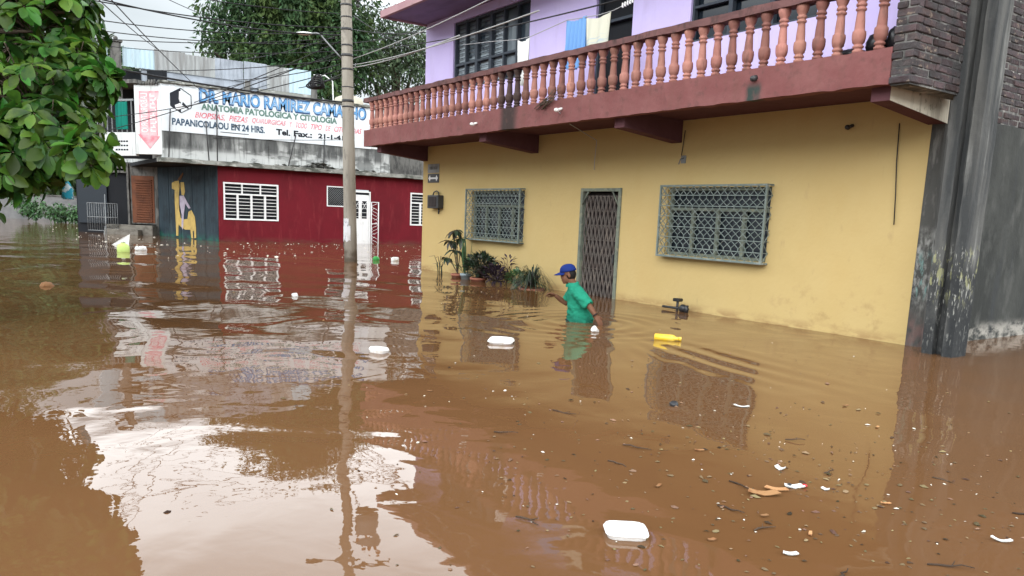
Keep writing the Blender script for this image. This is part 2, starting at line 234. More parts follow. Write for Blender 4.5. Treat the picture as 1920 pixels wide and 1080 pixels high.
# ------------------------------------------------------------------ mesh helpers
class MB:
    def __init__(s): s.v = []; s.f = []; s.mi = []; s.sm = []
    def add(s, vs, fs, mi=0, sm=False):
        b = len(s.v); s.v += [Vector(v) for v in vs]
        for f in fs: s.f.append([b+i for i in f]); s.mi.append(mi); s.sm.append(sm)
        return s
    def box(s, x0, x1, y0, y1, z0, z1, b=0, mi=0):
        if b <= 0:
            return s.add([(x, y, z) for x in (x0, x1) for y in (y0, y1) for z in (z0, z1)],
                         [(0, 1, 3, 2), (4, 6, 7, 5), (0, 4, 5, 1), (2, 3, 7, 6), (0, 2, 6, 4), (1, 5, 7, 3)], mi)
        c = Vector(((x0+x1)/2, (y0+y1)/2, (z0+z1)/2)); h = ((x1-x0)/2, (y1-y0)/2, (z1-z0)/2); b = min(b, *[q*.45 for q in h])
        vs = []; ix = {}
        for sx in (-1, 1):
            for sy in (-1, 1):
                for sz in (-1, 1):
                    for k in range(3):
                        o = [h[j]-(0 if j == k else b) for j in range(3)]
                        ix[(sx, sy, sz, k)] = len(vs); vs.append(c+Vector((sx*o[0], sy*o[1], sz*o[2])))
        fs = []
        for k in range(3):
            a, bb = [j for j in range(3) if j != k]
            for sg in (-1, 1):
                q = []
                for (p, r) in ((-1, -1), (1, -1), (1, 1), (-1, 1)):
                    t = [0, 0, 0]; t[k] = sg; t[a] = p; t[bb] = r; q.append(ix[(*t, k)])
                fs.append(q)
        for k in range(3):
            a, bb = [j for j in range(3) if j != k]
            for p in (-1, 1):
                for r in (-1, 1):
                    t0 = [0, 0, 0]; t0[a] = p; t0[bb] = r; t0[k] = -1; t1 = list(t0); t1[k] = 1
                    fs.append([ix[(*t0, a)], ix[(*t1, a)], ix[(*t1, bb)], ix[(*t0, bb)]])
        for sx in (-1, 1):
            for sy in (-1, 1):
                for sz in (-1, 1): fs.append([ix[(sx, sy, sz, k)] for k in range(3)])
        return s.add(vs, fs, mi)
    def obox(s, o, u, v, w, a0, a1, b0, b1, c0, c1, b=0, mi=0):       # box in a frame
        t = MB().box(a0, a1, b0, b1, c0, c1, b); o, u, v, w = map(Vector, (o, u, v, w))
        return s.add([o+u*p.x+v*p.y+w*p.z for p in t.v], t.f, mi)
    def rough(s, x0, x1, y0, y1, z0, z1, axis=0, step=.14, amp=.008, mi=0):   # long box with slightly uneven edges
        lo, hi = ((x0, x1), (y0, y1))[axis]; n = max(2, int((hi-lo)/step)); rings = []
        for i in range(n+1):
            t = lo+(hi-lo)*i/n; j = lambda: random.uniform(-amp, amp)
            if axis == 0: rings.append([(t, y0+j(), z0+j()), (t, y1, z0+j()), (t, y1, z1+j()), (t, y0+j(), z1+j())])
            else: rings.append([(x0+j(), t, z0+j()), (x1+j(), t, z0+j()), (x1+j(), t, z1+j()), (x0+j(), t, z1+j())])
        b = [p for r in rings for p in r]; fs = [(0, 1, 2, 3), tuple(4*n+k for k in (3, 2, 1, 0))]
        for i in range(n):
            for k in range(4): fs.append((4*i+k, 4*i+4+k, 4*i+4+(k+1) % 4, 4*i+(k+1) % 4))
        return s.add(b, fs, mi)
    def tube(s, pts, r, n=6, mi=0, sm=True, cap=True):
        pts = [Vector(p) for p in pts]; m = len(pts); rs = r if isinstance(r, (list, tuple)) else [r]*m
        vs = []; up = None
        for i, p in enumerate(pts):
            d = (pts[min(i+1, m-1)]-pts[max(i-1, 0)]).normalized()
            if up is None:
                up = Vector((0, 0, 1)) if abs(d.z) < .9 else Vector((1, 0, 0))
            a = d.cross(up); a = a.normalized() if a.length > 1e-6 else d.orthogonal().normalized(); b = a.cross(d).normalized(); up = b
            for k in range(n):
                t = 2*math.pi*(k+.5)/n; vs.append(p+(a*math.cos(t)+b*math.sin(t))*rs[i])
        fs = [(i*n+k, i*n+(k+1) % n, (i+1)*n+(k+1) % n, (i+1)*n+k) for i in range(m-1) for k in range(n)]
        if cap: fs += [tuple(range(n)), tuple((m-1)*n+k for k in reversed(range(n)))]
        return s.add(vs, fs, mi, sm)
    def lathe(s, prof, c=(0, 0, 0), n=12, mi=0, sm=True, sq=None):
        c = Vector(c); m = len(prof); vs = []
        for (r, z) in prof:
            for k in range(n):
                t = 2*math.pi*k/n; vs.append(c+Vector((r*math.cos(t), r*math.sin(t), z)))
        fs = [(i*n+k, i*n+(k+1) % n, (i+1)*n+(k+1) % n, (i+1)*n+k) for i in range(m-1) for k in range(n)]
        fs += [tuple(reversed(range(n))), tuple((m-1)*n+k for k in range(n))]
        return s.add(vs, fs, mi, sm)
    def rings(s, rg, mi=0, sm=True, cap=True):
        n = len(rg[0]); m = len(rg)
        fs = [(i*n+k, i*n+(k+1) % n, (i+1)*n+(k+1) % n, (i+1)*n+k) for i in range(m-1) for k in range(n)]
        if cap: fs += [tuple(reversed(range(n))), tuple((m-1)*n+k for k in range(n))]
        return s.add([p for r in rg for p in r], fs, mi, sm)
    def ell(s, c, r, n=12, m=8, mi=0, rot=None):
        c = Vector(c); vs = [Vector((0, 0, -1))]
        for i in range(1, m):
            a = -math.pi/2+math.pi*i/m
            vs += [Vector((math.cos(a)*math.cos(2*math.pi*k/n), math.cos(a)*math.sin(2*math.pi*k/n), math.sin(a))) for k in range(n)]
        vs.append(Vector((0, 0, 1))); top = len(vs)-1
        vs = [Vector((p.x*r[0], p.y*r[1], p.z*r[2])) for p in vs]
        if rot is not None: vs = [rot @ p for p in vs]
        fs = [(0, 1+(k+1) % n, 1+k) for k in range(n)]+[(top, top-n+k, top-n+(k+1) % n) for k in range(n)]
        fs += [(1+i*n+k, 1+i*n+(k+1) % n, 1+(i+1)*n+(k+1) % n, 1+(i+1)*n+k) for i in range(m-2) for k in range(n)]
        return s.add([c+p for p in vs], fs, mi, True)
    def poly(s, pts, nrm, th, mi=0):      # flat outline with thickness
        nrm = Vector(nrm); pts = [Vector(p) for p in pts]; n = len(pts)
        return s.add(pts+[p+nrm*th for p in pts], [tuple(reversed(range(n))), tuple(n+i for i in range(n))]+[(i, (i+1) % n, n+(i+1) % n, n+i) for i in range(n)], mi)
    def xf(s, M4): s.v = [M4 @ v for v in s.v]; return s

def origin(o):
    p = Vector((0, 0, 0))
    while o is not None: p += o.location; o = o.parent
    return p
def tag(o, label=None, cat=None, group=None, kind=None):
    for k, v in (('label', label), ('category', cat), ('group', group), ('kind', kind)):
        if v: o[k] = v
    return o
def thing(name, label, cat, loc=(0, 0, 0), group=None, rz=0):
    o = bpy.data.objects.new(name, None); COL.objects.link(o); o.location = loc; o.rotation_euler.z = rz; o.empty_display_size = .2
    return tag(o, label, cat, group)
def obj(name, mb, mat, parent=None, loc=None, local=False, normals=True):
    """link a mesh; world coordinates unless local; loc = own origin for a top-level mesh"""
    base = Vector((0, 0, 0)) if local else (origin(parent) if parent else Vector(loc or (0, 0, 0)))
    me = bpy.data.meshes.new(name); me.from_pydata([v-base for v in mb.v], [], mb.f)
    for i, p in enumerate(me.polygons): p.material_index = mb.mi[i]; p.use_smooth = mb.sm[i]
    for m_ in (mat if isinstance(mat, (list, tuple)) else [mat]): me.materials.append(M[m_] if isinstance(m_, str) else m_)
    if normals:
        bm = bmesh.new(); bm.from_mesh(me); bmesh.ops.recalc_face_normals(bm, faces=bm.faces); bm.to_mesh(me); bm.free()
    o = bpy.data.objects.new(name, me); COL.objects.link(o)
    if parent: o.parent = parent
    else: o.location = loc or (0, 0, 0)
    return o
def copy_tree(o, parent=None):
    c = o.copy(); COL.objects.link(c)
    if parent: c.parent = parent
    for ch in list(o.children): copy_tree(ch, c)
    return c
def wall(mb, axis, t0, t1, us, zs, holes, mi=0):
    """wall in the plane (u,z); us, zs grid lines; holes = set of (i,j); depth t0..t1 along the other axis; axis 0: u is x"""
    def P(u, t, z): return (u, t, z) if axis == 0 else (t, u, z)
    nu, nz = len(us)-1, len(zs)-1
    full = lambda i, j: 0 <= i < nu and 0 <= j < nz and (i, j) not in holes
    for i in range(nu):
        for j in range(nz):
            if not full(i, j): continue
            a, b, c, d = us[i], us[i+1], zs[j], zs[j+1]
            for t in (t0, t1): mb.add([P(a, t, c), P(b, t, c), P(b, t, d), P(a, t, d)], [(0, 1, 2, 3)], mi)
            if not full(i-1, j): mb.add([P(a, t0, c), P(a, t1, c), P(a, t1, d), P(a, t0, d)], [(0, 1, 2, 3)], mi)
            if not full(i+1, j): mb.add([P(b, t0, c), P(b, t1, c), P(b, t1, d), P(b, t0, d)], [(0, 1, 2, 3)], mi)
            if not full(i, j-1): mb.add([P(a, t0, c), P(a, t1, c), P(b, t1, c), P(b, t0, c)], [(0, 1, 2, 3)], mi)
            if not full(i, j+1): mb.add([P(a, t0, d), P(a, t1, d), P(b, t1, d), P(b, t0, d)], [(0, 1, 2, 3)], mi)
def evalmesh(o):
    dg = bpy.context.evaluated_depsgraph_get(); return bpy.data.meshes.new_from_object(o.evaluated_get(dg))
def text(name, body, parent, mat, o, u, w, u0, u1, z0, z1, nrm, off=0, th=.006, grow=0, shear=0):
    """lettering fitted in a rectangle of the plane o + u*U + z*Z"""
    c = bpy.data.curves.new(name, 'FONT'); c.body = body; c.extrude = .01; c.offset = grow; c.shear = shear; c.resolution_u = 3
    t = bpy.data.objects.new(name, c); COL.objects.link(t); me = evalmesh(t); bpy.data.objects.remove(t)
    xs = [v.co.x for v in me.vertices]; ys = [v.co.y for v in me.vertices]; x0, x1, y0, y1 = min(xs), max(xs), min(ys), max(ys)
    base = origin(parent); o, u, w, nrm = map(Vector, (o, u, w, nrm))
    for v in me.vertices:
        a = u0+(v.co.x-x0)/(x1-x0)*(u1-u0); b = z0+(v.co.y-y0)/(y1-y0)*(z1-z0)
        v.co = o+u*a+w*b+nrm*(off+th*(1 if v.co.z > 0 else 0))-base
    me.materials.clear(); me.materials.append(M[mat]); q = bpy.data.objects.new(name, me); COL.objects.link(q); q.parent = parent
    return q

# ------------------------------------------------------------------ flood water (real ripples near the wading man, fine ripples in the shader)
def water_h(x, y):
    h = 0
    # trailing wake behind the wading man
    for (dx, dy, lam, amp, ph) in ((.20, .98, .34, .006, 0), (.45, .89, .23, .0035, 1.3)):
        ex = math.exp(-((x+5.6)/1.5)**2-((y-6.1)/.75)**2)
        h += amp*ex*(.55+.45*math.sin(.9*x+2.3*y+lam*30))*math.sin(2*math.pi*(dx*x+dy*y)/lam+ph+1.2*math.sin(1.7*x+.6*y))
    r = math.hypot(x+8.0, y-6.7)
    h += .008*math.exp(-(r/1.1)**2)*math.sin(2*math.pi*r/.33)
    # broad lazy swells in the open street
    g = 1/(1+math.exp(max(-30, min(30, (x+7.0)*1.2))))
    h += .0075*g*math.sin(2*math.pi*(.8*x+.6*y)/2.7+math.sin(y*1.1)) + .005*g*math.sin(2*math.pi*(.5*x-.87*y)/1.7+1.3*math.sin(x*.9))
    h += .0016*math.sin(2*math.pi*(.3*x+.95*y)/1.1+2*math.sin(x*.7+y*.3))
    return h
wx = [-3000, -200, -80]+[-30+.11*i for i in range(146)]+[-13.95+.055*i for i in range(264)]+[3, 12, 60, 3000]
wy = [-3000, -60, -15, -5]+[-2+.055*i for i in range(208)]+[14, 24, 60, 3000]
v = MB(); nx, ny = len(wx), len(wy)
for x in wx:
    for y in wy:
        e = max(0, min(1, (x+30)/4, (.5-x)/1, (y+2)/1, (9.44-y)/.6+.25 if y < 9.44 else 0))
        v.v.append(Vector((x, y, water_h(x, y)*e)))
for i in range(nx-1):
    for j in range(ny-1): v.f.append([i*ny+j, (i+1)*ny+j, (i+1)*ny+j+1, i*ny+j+1]); v.mi.append(0); v.sm.append(True)
def water_mat():
    m = bpy.data.materials.new('muddy_water'); m.use_nodes = True; t = m.node_tree; t.nodes.clear(); L = t.links.new
    def N(ty, **k):
        n = t.nodes.new(ty)
        for a, b in k.items(): setattr(n, a, b)
        return n
    out = N('ShaderNodeOutputMaterial'); p = N('ShaderNodeBsdfPrincipled'); L(p.outputs[0], out.inputs[0])
    p.inputs['IOR'].default_value = 1.33; p.inputs['Roughness'].default_value = .012
    g = N('ShaderNodeNewGeometry')
    def noise(sc, det=2, loc=0):
        mp = N('ShaderNodeMapping'); mp.inputs['Scale'].default_value = sc; mp.inputs['Location'].default_value = (loc, loc*.7, 0); L(g.outputs['Position'], mp.inputs[0])
        n = N('ShaderNodeTexNoise'); n.inputs['Scale'].default_value = 1; n.inputs['Detail'].default_value = det; n.inputs['Roughness'].default_value = .45
        n.inputs['Distortion'].default_value = 1.1; L(mp.outputs[0], n.inputs['Vector']); return n.outputs[0]
    a = noise((.35, .35, .35), 4)
    ra = N('ShaderNodeMixRGB'); L(a, ra.inputs[0]); ra.inputs[1].default_value = (.124, .057, .021, 1); ra.inputs[2].default_value = (.160, .081, .037, 1); L(ra.outputs[0], p.inputs['Base Color'])
    prev = None
    for sc, det, dist in (((.85, .85, 1), 1, .0130), ((2.2, 2.0, 1), 1.5, .0026), ((4.6, 4.3, 1), 2, .0006), ((9, 9, 1), 2, .00018)):
        b = N('ShaderNodeBump'); b.inputs['Strength'].default_value = 1; b.inputs['Distance'].default_value = dist; L(noise(sc, det, dist*900), b.inputs['Height'])
        if prev: L(prev, b.inputs['Normal'])
        prev = b.outputs[0]
    L(prev, p.inputs['Normal']); return m
M['water'] = water_mat()
o = obj('flood_water', v, 'water', normals=False); tag(o, 'still brown flood water filling the street', None, None, 'structure')

# ------------------------------------------------------------------ yellow and purple corner house
YW = 9.43; XL, XR = -17.5, -4.9; YF = 8.03
H = thing('house', 'two-storey house, yellow below and purple above, with a terracotta baluster balcony', 'house', (-11.2, YW, 0))
WIN = [(-15.2, -13.18, .86, 1.91), (-9.2, -7.2, .86, 1.93)]; DOOR = (-11.36, -10.31, -.6, 1.90)
UW = [(-16.2, -13.25, 4.15, 5.62), (-11.25, -10.3, 3.2, 5.4), (-9.0, -6.75, 4.12, 5.3)]
m = MB(); us = [XL, -15.2, -13.18, -11.36, -10.31, -9.2, -7.2, XR]
wall(m, 0, YW, YW+.2, us, [-.8, .86, 1.90, 1.93, 2.958], {(1, 1), (5, 1), (5, 2), (3, 0), (3, 1)})
obj('ground_floor_wall', m, 'yellow', H)
m = MB(); wall(m, 0, YW+.003, YW+.2, [XL, -16.2, -13.25, -11.25, -10.3, -9.0, -6.75, XR], [2.962, 3.2, 4.12, 4.15, 5.3, 5.4, 5.62, 5.9],
               {(1, 3), (1, 4), (1, 5), (3, 1), (3, 2), (3, 3), (3, 4), (5, 2), (5, 3)})
obj('upper_wall', m, 'purple', H)
# body of the house behind the front wall (end wall and back)
m = MB(); m.box(XL, XL+.18, YW+.205, 19, -.8, 5.9); obj('end_wall', m, 'yellow', H)
m = MB(); m.box(XL+.2, XR-.25, YW+.55, 18.8, -.8, 5.88); obj('interior_shell', m, 'dark', H)
# side wall on the right
m = MB(); wall(m, 1, -5.1, -4.9+.004, [YW+.206, 19], [-.8, 2.75], set()); obj('side_wall', m, 'plaster', H)
def bricks(mb, axis, t, u0, u1, z0, z1, nsign, bl=.235, bh=.068, dep=.05, jit=.006, gap=.014):
    z = z0; row = 0
    while z < z1-.02:
        u = u0-(bl/2 if row % 2 else 0)
        while u < u1:
            a, b = max(u, u0), min(u+bl-gap, u1)
            if b-a > .03:
                j = random.uniform(-jit, jit)*1.5; zz = random.uniform(-.006, .006); q = (t-dep, t+j) if nsign > 0 else (t+j, t+dep)
                if axis == 1: mb.box(q[0], q[1], a, b, z+zz, min(z+bh, z1)+zz, .008)
                else: mb.box(a, b, q[0], q[1], z+zz, min(z+bh, z1)+zz, .008)
            u += bl+random.uniform(-.025, .02)
        z += bh+gap; row += 1
m = MB(); wall(m, 1, -5.1, -4.925, [YW+.206, 19], [2.752, 5.9], set()); obj('upper_side_wall', m, 'mortar', H)
m = MB(); bricks(m, 1, -4.915, YW+.45, 13.6, 2.76, 5.3, 1); obj('side_brickwork', m, 'brick', H)
m = MB(); m.rough(-4.9, -4.84, YW-.004, YW+.44, -.8, 0, 1); m = MB()
m.box(-5.05, -4.86, YW-.006, YW+.43, -.8, 5.9, .02); obj('corner_column', m, 'column', H)
# balcony slab, fascia, corbels
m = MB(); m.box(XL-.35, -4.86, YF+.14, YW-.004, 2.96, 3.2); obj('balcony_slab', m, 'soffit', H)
m = MB(); m.rough(XL-.4, -4.80, YF, YF+.14, 2.88, 3.25, 0, .13, .007); m.rough(XL-.4, XL-.26, YF+.142, YW-.01, 2.88, 3.25, 1, .13, .006)
obj('balcony_fascia', m, 'terra', H)
def corbel(x0, x1, mat, side=None):
    z0f, z0w, zt = 2.74, 2.62, 2.958; ya, yb = YF+.16, YW-.003; c = MB()
    vs = [(x0, ya, z0f), (x1, ya, z0f), (x1, yb, z0w), (x0, yb, z0w), (x0, ya, zt), (x1, ya, zt), (x1, yb, zt), (x0, yb, zt)]
    c.add(vs, [(0, 1, 2, 3), (4, 7, 6, 5), (0, 4, 5, 1), (2, 6, 7, 3), (0, 3, 7, 4)], 0); c.add([vs[i] for i in (1, 2, 6, 5)], [(0, 1, 2, 3)], 1)
    return obj('corbel', c, [mat, side or mat], H)
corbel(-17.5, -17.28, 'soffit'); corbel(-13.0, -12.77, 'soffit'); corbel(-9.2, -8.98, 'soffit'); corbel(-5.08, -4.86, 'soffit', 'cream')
# handrail and balusters
m = MB(); m.rough(XL-.38, -4.83, YF-.03, YF+.15, 3.88, 3.97, 0, .15, .008); m.rough(XL-.40, XL-.24, YF+.152, YW-.01, 3.88, 3.97, 1, .15, .006)
obj('handrail', m, 'rail', H)
prof = [(.058, 0), (.058, .03), (.044, .036), (.044, .05), (.058, .056), (.058, .075), (.046, .082), (.046, .095), (.062, .11), (.071, .15), (.073, .19), (.069, .225), (.056, .235), (.053, .25), (.050, .32), (.043, .40), (.041, .435), (.055, .442), (.057, .452), (.055, .462), (.043, .468), (.043, .482), (.056, .488), (.057, .50), (.055, .51), (.044, .518), (.046, .53), (.062, .56), (.074, .60), (.074, .632)]
bmesh0 = None
xs = [-4.99-.247*i for i in range(52)]
for i, x in enumerate(xs):
    if bmesh0 is None:
        b0 = obj('baluster', MB().lathe(prof, n=14), 'baluster', H, local=True); bmesh0 = b0
    else:
        b0 = bmesh0.copy(); COL.objects.link(b0); b0.parent = H
    b0.location = Vector((x, YF+.065, 3.25))-H.location; b0.rotation_euler = (random.uniform(-.012, .012), random.uniform(-.012, .012), random.uniform(0, 3))
for k in range(5):
    b0 = bmesh0.copy(); COL.objects.link(b0); b0.parent = H; b0.location = Vector((XL-.33, YF+.33+.25*k, 3.25))-H.location
# brick pier closing the balcony
m = MB(); m.box(-4.79, -4.585, YF+.015, YW-.01, 2.86, 5.9); obj('pier_core', m, 'mortar', H)
m = MB(); bricks(m, 1, -4.572, YF+.01, YW-.012, 2.88, 5.88, 1, dep=.03, jit=.007); bricks(m, 0, YF+.0, -4.80, -4.575, 2.88, 5.88, -1, bl=.25, dep=.03, jit=.010)
obj('brick_pier', m, 'brick', H)
# eave
m = MB(); m.box(XL-.05, -4.55, 8.25, 8.33, 5.76, 5.92, .006); m.box(XL-.05, XL+.03, 8.333, 19, 5.76, 5.92, .006); obj('eave_fascia', m, 'eave', H)
m = MB(); m.box(XL+.032, -4.56, 8.332, 18.9, 5.80, 5.96); obj('roof', m, 'eave_under', H)
# ground-floor grilled windows
def zigzag(mb, x0, x1, z0, z1, y, n, rows, r=.009):
    dx = (x1-x0)/n; dz = (z1-z0)/rows
    for i in range(n):
        for sgn in (0, 1):
            pts = []
            for j in range(rows+1):
                ph = (j+sgn) % 2; xx = x0+dx*(i+.5)+(dx*.5 if ph else -dx*.5)*.96
                z = z0+dz*j
                pts += [(xx, y+.004*sgn, z-dz*.16), (xx, y+.004*sgn, z+dz*.16)] if 0 < j < rows else [(xx, y+.004*sgn, z)]
            mb.tube(pts, r, 4, sm=False)
for wi, (x0, x1, z0, z1) in enumerate(WIN):
    W = obj('window', MB().box(x0, x1, YW+.13, YW+.16, z0, z1), 'glass', H)
    m = MB()
    for x in (x0, x1-.05): m.box(x, x+.05, YW+.06, YW+.12, z0, z1, .005)
    for z in (z0, z0+(z1-z0)*.66, z1-.05): m.box(x0+.05, x1-.05, YW+.062, YW+.118, z, z+.05, .005)
    for k in (1, 2, 3):
        x = x0+(x1-x0)*k/4; m.box(x-.03, x+.03, YW+.064, YW+.116, z0+.05, z0+(z1-z0)*.66, .005)
    obj('frame', m, 'white_metal' if wi == 9 else 'frame', W)
    m = MB()
    for k in range(3): m.box(x0+.3+k*.5, x0+.55+k*.5, YW+.122, YW+.128, z0+.1, z0+.58)
    m = MB(); yg = YW-.14; a0, a1, c0, c1 = x0-.04, x1+.04, z0-.03, z1+.03
    for x in (a0, a1-.03): m.box(x, x+.03, yg-.015, yg+.02, c0, c1, .004)
    for z in (c0, c1-.03): m.box(a0+.03, a1-.03, yg-.013, yg+.018, z, z+.03, .004)
    for x in (a0, a1-.025): 
        for z in (c0, c1-.025): m.box(x, x+.025, yg+.021, YW-.002, z, z+.025, .003)
    nr = 7
    for k in range(1, nr):
        z = c0+(c1-c0)*k/nr; m.tube([(a0+.03, yg-.004, z), (a1-.03, yg-.004, z)], .009, 4, sm=False)
        for x in (a0+.012, a1-.012): m.tube([(x, yg, z), (x, YW-.002, z)], .006, 4, sm=False)
    zigzag(m, a0+.03, a1-.03, c0+.03, c1-.03, yg+.004, 15, nr, .0062)
    for x in (a0+.012, a1-.012):          # side returns of the cage
        p = [(x, yg+.02+(.11 if j % 2 else 0), c0+.02+(c1-c0-.04)*j/8) for j in range(9)]; m.tube(p, .007, 4, sm=False)
    m.add([(a0, yg-.01, c0-.002), (a1, yg-.01, c0-.002), (a1, YW-.004, c0-.002), (a0, YW-.004, c0-.002), (a0, yg-.01, c0+.012), (a1, yg-.01, c0+.012), (a1, YW-.004, c0+.012), (a0, YW-.004, c0+.012)],
          [(0, 1, 2, 3), (4, 5, 6, 7), (0, 1, 5, 4), (1, 2, 6, 5), (2, 3, 7, 6), (3, 0, 4, 7)])
    obj('grille', m, 'grille', W)
# street door with expanding gate
x0, x1, z0, z1 = DOOR
D = obj('door', MB().box(x0+.06, x1-.06, YW+.12, YW+.15, z0, z1-.05), 'doorleaf', H)
m = MB()
for x in (x0-.02, x1-.05): m.box(x, x+.07, YW-.03, YW+.11, z0, z1+.03, .006)
m.box(x0+.05, x1-.05, YW-.028, YW+.108, z1-.03, z1+.028, .006)
m.tube([(x0+.04, YW-.02, z1-.26), (x0+.20, YW-.02, z1-.03)], .016, 4); m.tube([(x1-.04, YW-.02, z1-.26), (x1-.20, YW-.02, z1-.03)], .016, 4)
obj('frame', m, 'frame', D)
m = MB()
for k in range(17):
    x = x0+.10+(x1-x0-.2)*k/16; p = []
    for j in range(15):
        z = z0+.1+(z1-z0-.2)*j/14; p.append((x+(.026 if (j+k) % 2 else -.014), YW+.02+random.uniform(-.004, .004), z))
    m.tube(p, .014, 4, sm=False)
for k in range(9):
    z = z0+.3+k*.26; m.box(x0+.07, x1-.07, YW+.033, YW+.04, z, z+.02)
obj('gate', m, 'doorgrille', D); obj('handle', MB().box(x1-.10, x1-.07, YW-.045, YW-.005, .62, .78, .006), 'dark_metal', D)
# upper openings
x0, x1, z0, z1 = UW[0]
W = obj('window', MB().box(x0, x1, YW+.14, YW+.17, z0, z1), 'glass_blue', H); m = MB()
for t in (0, .16, .31, .5, .67, .83, 1): 
    x = x0+(x1-x0)*t; wd = .05 if t in (0, .5, 1, .31) else .025; m.box(max(x0, x-wd), min(x1, x+wd), YW+.04, YW+.13, z0, z1, .006)
for z in (z0, z0+.52, z1-.06): m.box(x0+.05, x1-.05, YW+.045, YW+.125, z, z+.05, .005)
obj('frame', m, 'bluebar', W); m = MB()
for k in range(16): 
    z = z0+.06+k*.09; m.tube([(x0+.05, YW+.10, z), (x0+(x1-x0)*.62, YW+.10, z+.01)], .009, 4)
obj('louvre_bars', m, 'bluebar', W)
x0, x1, z0, z1 = UW[1]
Dd = obj('balcony_door', MB().box(x0, x1, YW+.15, YW+.18, z0, z1), 'dark', H); m = MB()
for x in (x0, x1-.05): m.box(x, x+.05, YW+.05, YW+.14, z0, z1, .005)
m.box(x0+.05, x1-.05, YW+.052, YW+.138, z0+1.55, z0+1.60, .004); obj('frame', m, 'bluebar', Dd)
x0, x1, z0, z1 = UW[2]
W = obj('window', MB().box(x0, x1, YW+.14, YW+.17, z0, z1), 'glass', H); m = MB()
for t in (0, .33, .66, 1): x = x0+(x1-x0)*t; m.box(max(x0, x-.04), min(x1, x+.04), YW+.04, YW+.13, z0, z1, .005)
for z in (z0, z0+.5, z1-.05): m.box(x0+.04, x1-.04, YW+.045, YW+.125, z, z+.04, .004)
obj('frame', m, 'bluebar', W)
m = MB(); m.tube([(-6.52, YF-.06, 3.12), (-6.52, YF+.02, 3.14)], .035, 10); obj('drain_spout', m, 'dark_metal', H)
# small fittings on the house
def bulb(x, y, z, label, dark=False):
    t = thing('light_bulb', label, 'lamp', (x, y, z), 'lamp holders on the house')
    c = MB(); c.tube([(x, y+.06, z+.02), (x, y+.0, z)], .022, 8); obj('socket', c, 'dark_metal' if dark else 'white_plastic', t)
    c = MB(); c.ell((x, y-.045, z-.012), (.032, .05, .032), 10, 6); obj('globe', c, 'dark_lump' if dark else 'white_plastic', t)
bulb(-12.85, YF-.06, 3.04, 'white bulb on the balcony fascia between the second corbel and the dark stain')
bulb(-10.3, YF-.06, 3.08, 'white bulb on the balcony fascia above the door, beside the hanging wire')
bulb(-6.05, YW-.07, 2.66, 'dark bulb holder under the balcony near the pale corbel', True)
def hangwire(name, pts, r, mat, label):
    c = MB(); c.tube(pts, r, 5); tag(obj(name, c, mat, loc=pts[0]), label, 'wire')
hangwire('loose_wire', [(-10.32, YF-.05, 3.05), (-10.45, YF+.3, 2.9), (-10.9, YW-.12, 2.75), (-11.0, YW-.06, 2.4), (-11.02, YW-.04, 2.25)], .007, 'wire_light', 'pale wire hanging from the bulb above the door onto the yellow wall')
hangwire('loose_wire', [(-8.9, YW-.03, 2.80), (-8.92, YW-.03, 2.6), (-8.94, YW-.03, 2.42)], .007, 'wire', 'short dark wire hanging from the third corbel to the wall bracket')
hangwire('loose_wire', [(-5.42, YW-.03, 2.66), (-5.40, YW-.03, 2.2), (-5.36, YW-.035, 1.8), (-5.34, YW-.03, 1.45)], .007, 'wire', 'long thin dark wire hanging down the yellow wall right of the big window')
t = thing('wall_bracket', 'small rusty metal bracket fixed to the yellow wall above the larger grilled window', 'bracket', (-8.9, YW, 2.35))
c = MB(); c.box(-8.96, -8.86, YW-.02, YW-.001, 2.30, 2.42, .004); c.tube([(-8.9, YW-.02, 2.38), (-8.9, YW-.09, 2.36), (-8.93, YW-.09, 2.28)], .009, 6); obj('plate', c, 'grey_metal', t)
t = thing('meter_box', 'dark electricity meter box with a curved conduit on the yellow wall corner', 'meter box', (-16.72, YW, 1.5))
c = MB(); c.box(-16.98, -16.46, YW-.16, YW-.001, 1.49, 1.80, .012); obj('housing', c, 'dark_metal', t)
c = MB(); c.box(-16.9, -16.54, YW-.172, YW-.161, 1.53, 1.76, .004); obj('cover', c, 'doorleaf', t)
c = MB(); c.tube([(-16.86, YW-.07, 1.80), (-16.82, YW-.07, 1.87), (-16.7, YW-.07, 1.90), (-16.6, YW-.07, 1.87), (-16.57, YW-.07, 1.80)], .016, 6); obj('conduit', c, 'dark_metal', t)
c = MB(); c.tube([(-16.6, YW-.05, 1.49), (-16.6, YW-.05, 1.36)], .02, 6); obj('outlet', c, 'dark_metal', t)
t = thing('street_name_plate', 'faded pale grey street name plate high on the yellow wall corner', 'sign', (-16.97, YW, 2.32))
c = MB(); c.box(-17.25, -16.70, YW-.014, YW-.002, 2.33, 2.54, .004); obj('plate', c, 'sheet_grey', t)
c = MB()
for k in range(6): c.box(-17.15+k*.065, -17.11+k*.065, YW-.017, YW-.0145, 2.41, 2.48)
obj('lettering', c, 'darkcol', t)
t = thing('arrow_sign', 'black plate with a white double-ended arrow below the faded name plate', 'sign', (-16.97, YW, 2.1))
c = MB(); c.box(-17.24, -16.70, YW-.016, YW-.002, 2.10, 2.31, .004); obj('plate', c, 'dark_metal', t)
c = MB(); q = lambda a, b: (a, YW-.0165, b)
c.poly([q(-17.2, 2.205), q(-17.13, 2.275), q(-17.10, 2.225), q(-16.84, 2.225), q(-16.81, 2.275), q(-16.74, 2.205), q(-16.81, 2.135), q(-16.84, 2.185), q(-17.10, 2.185), q(-17.13, 2.135)], (0, -1, 0), .003)
obj('arrow', c, 'white_metal', t)
t = thing('water_valve', 'dark metal water valve and pipe stub sticking out of the flood at the yellow wall', 'valve', (-8.65, 9.2, 0))
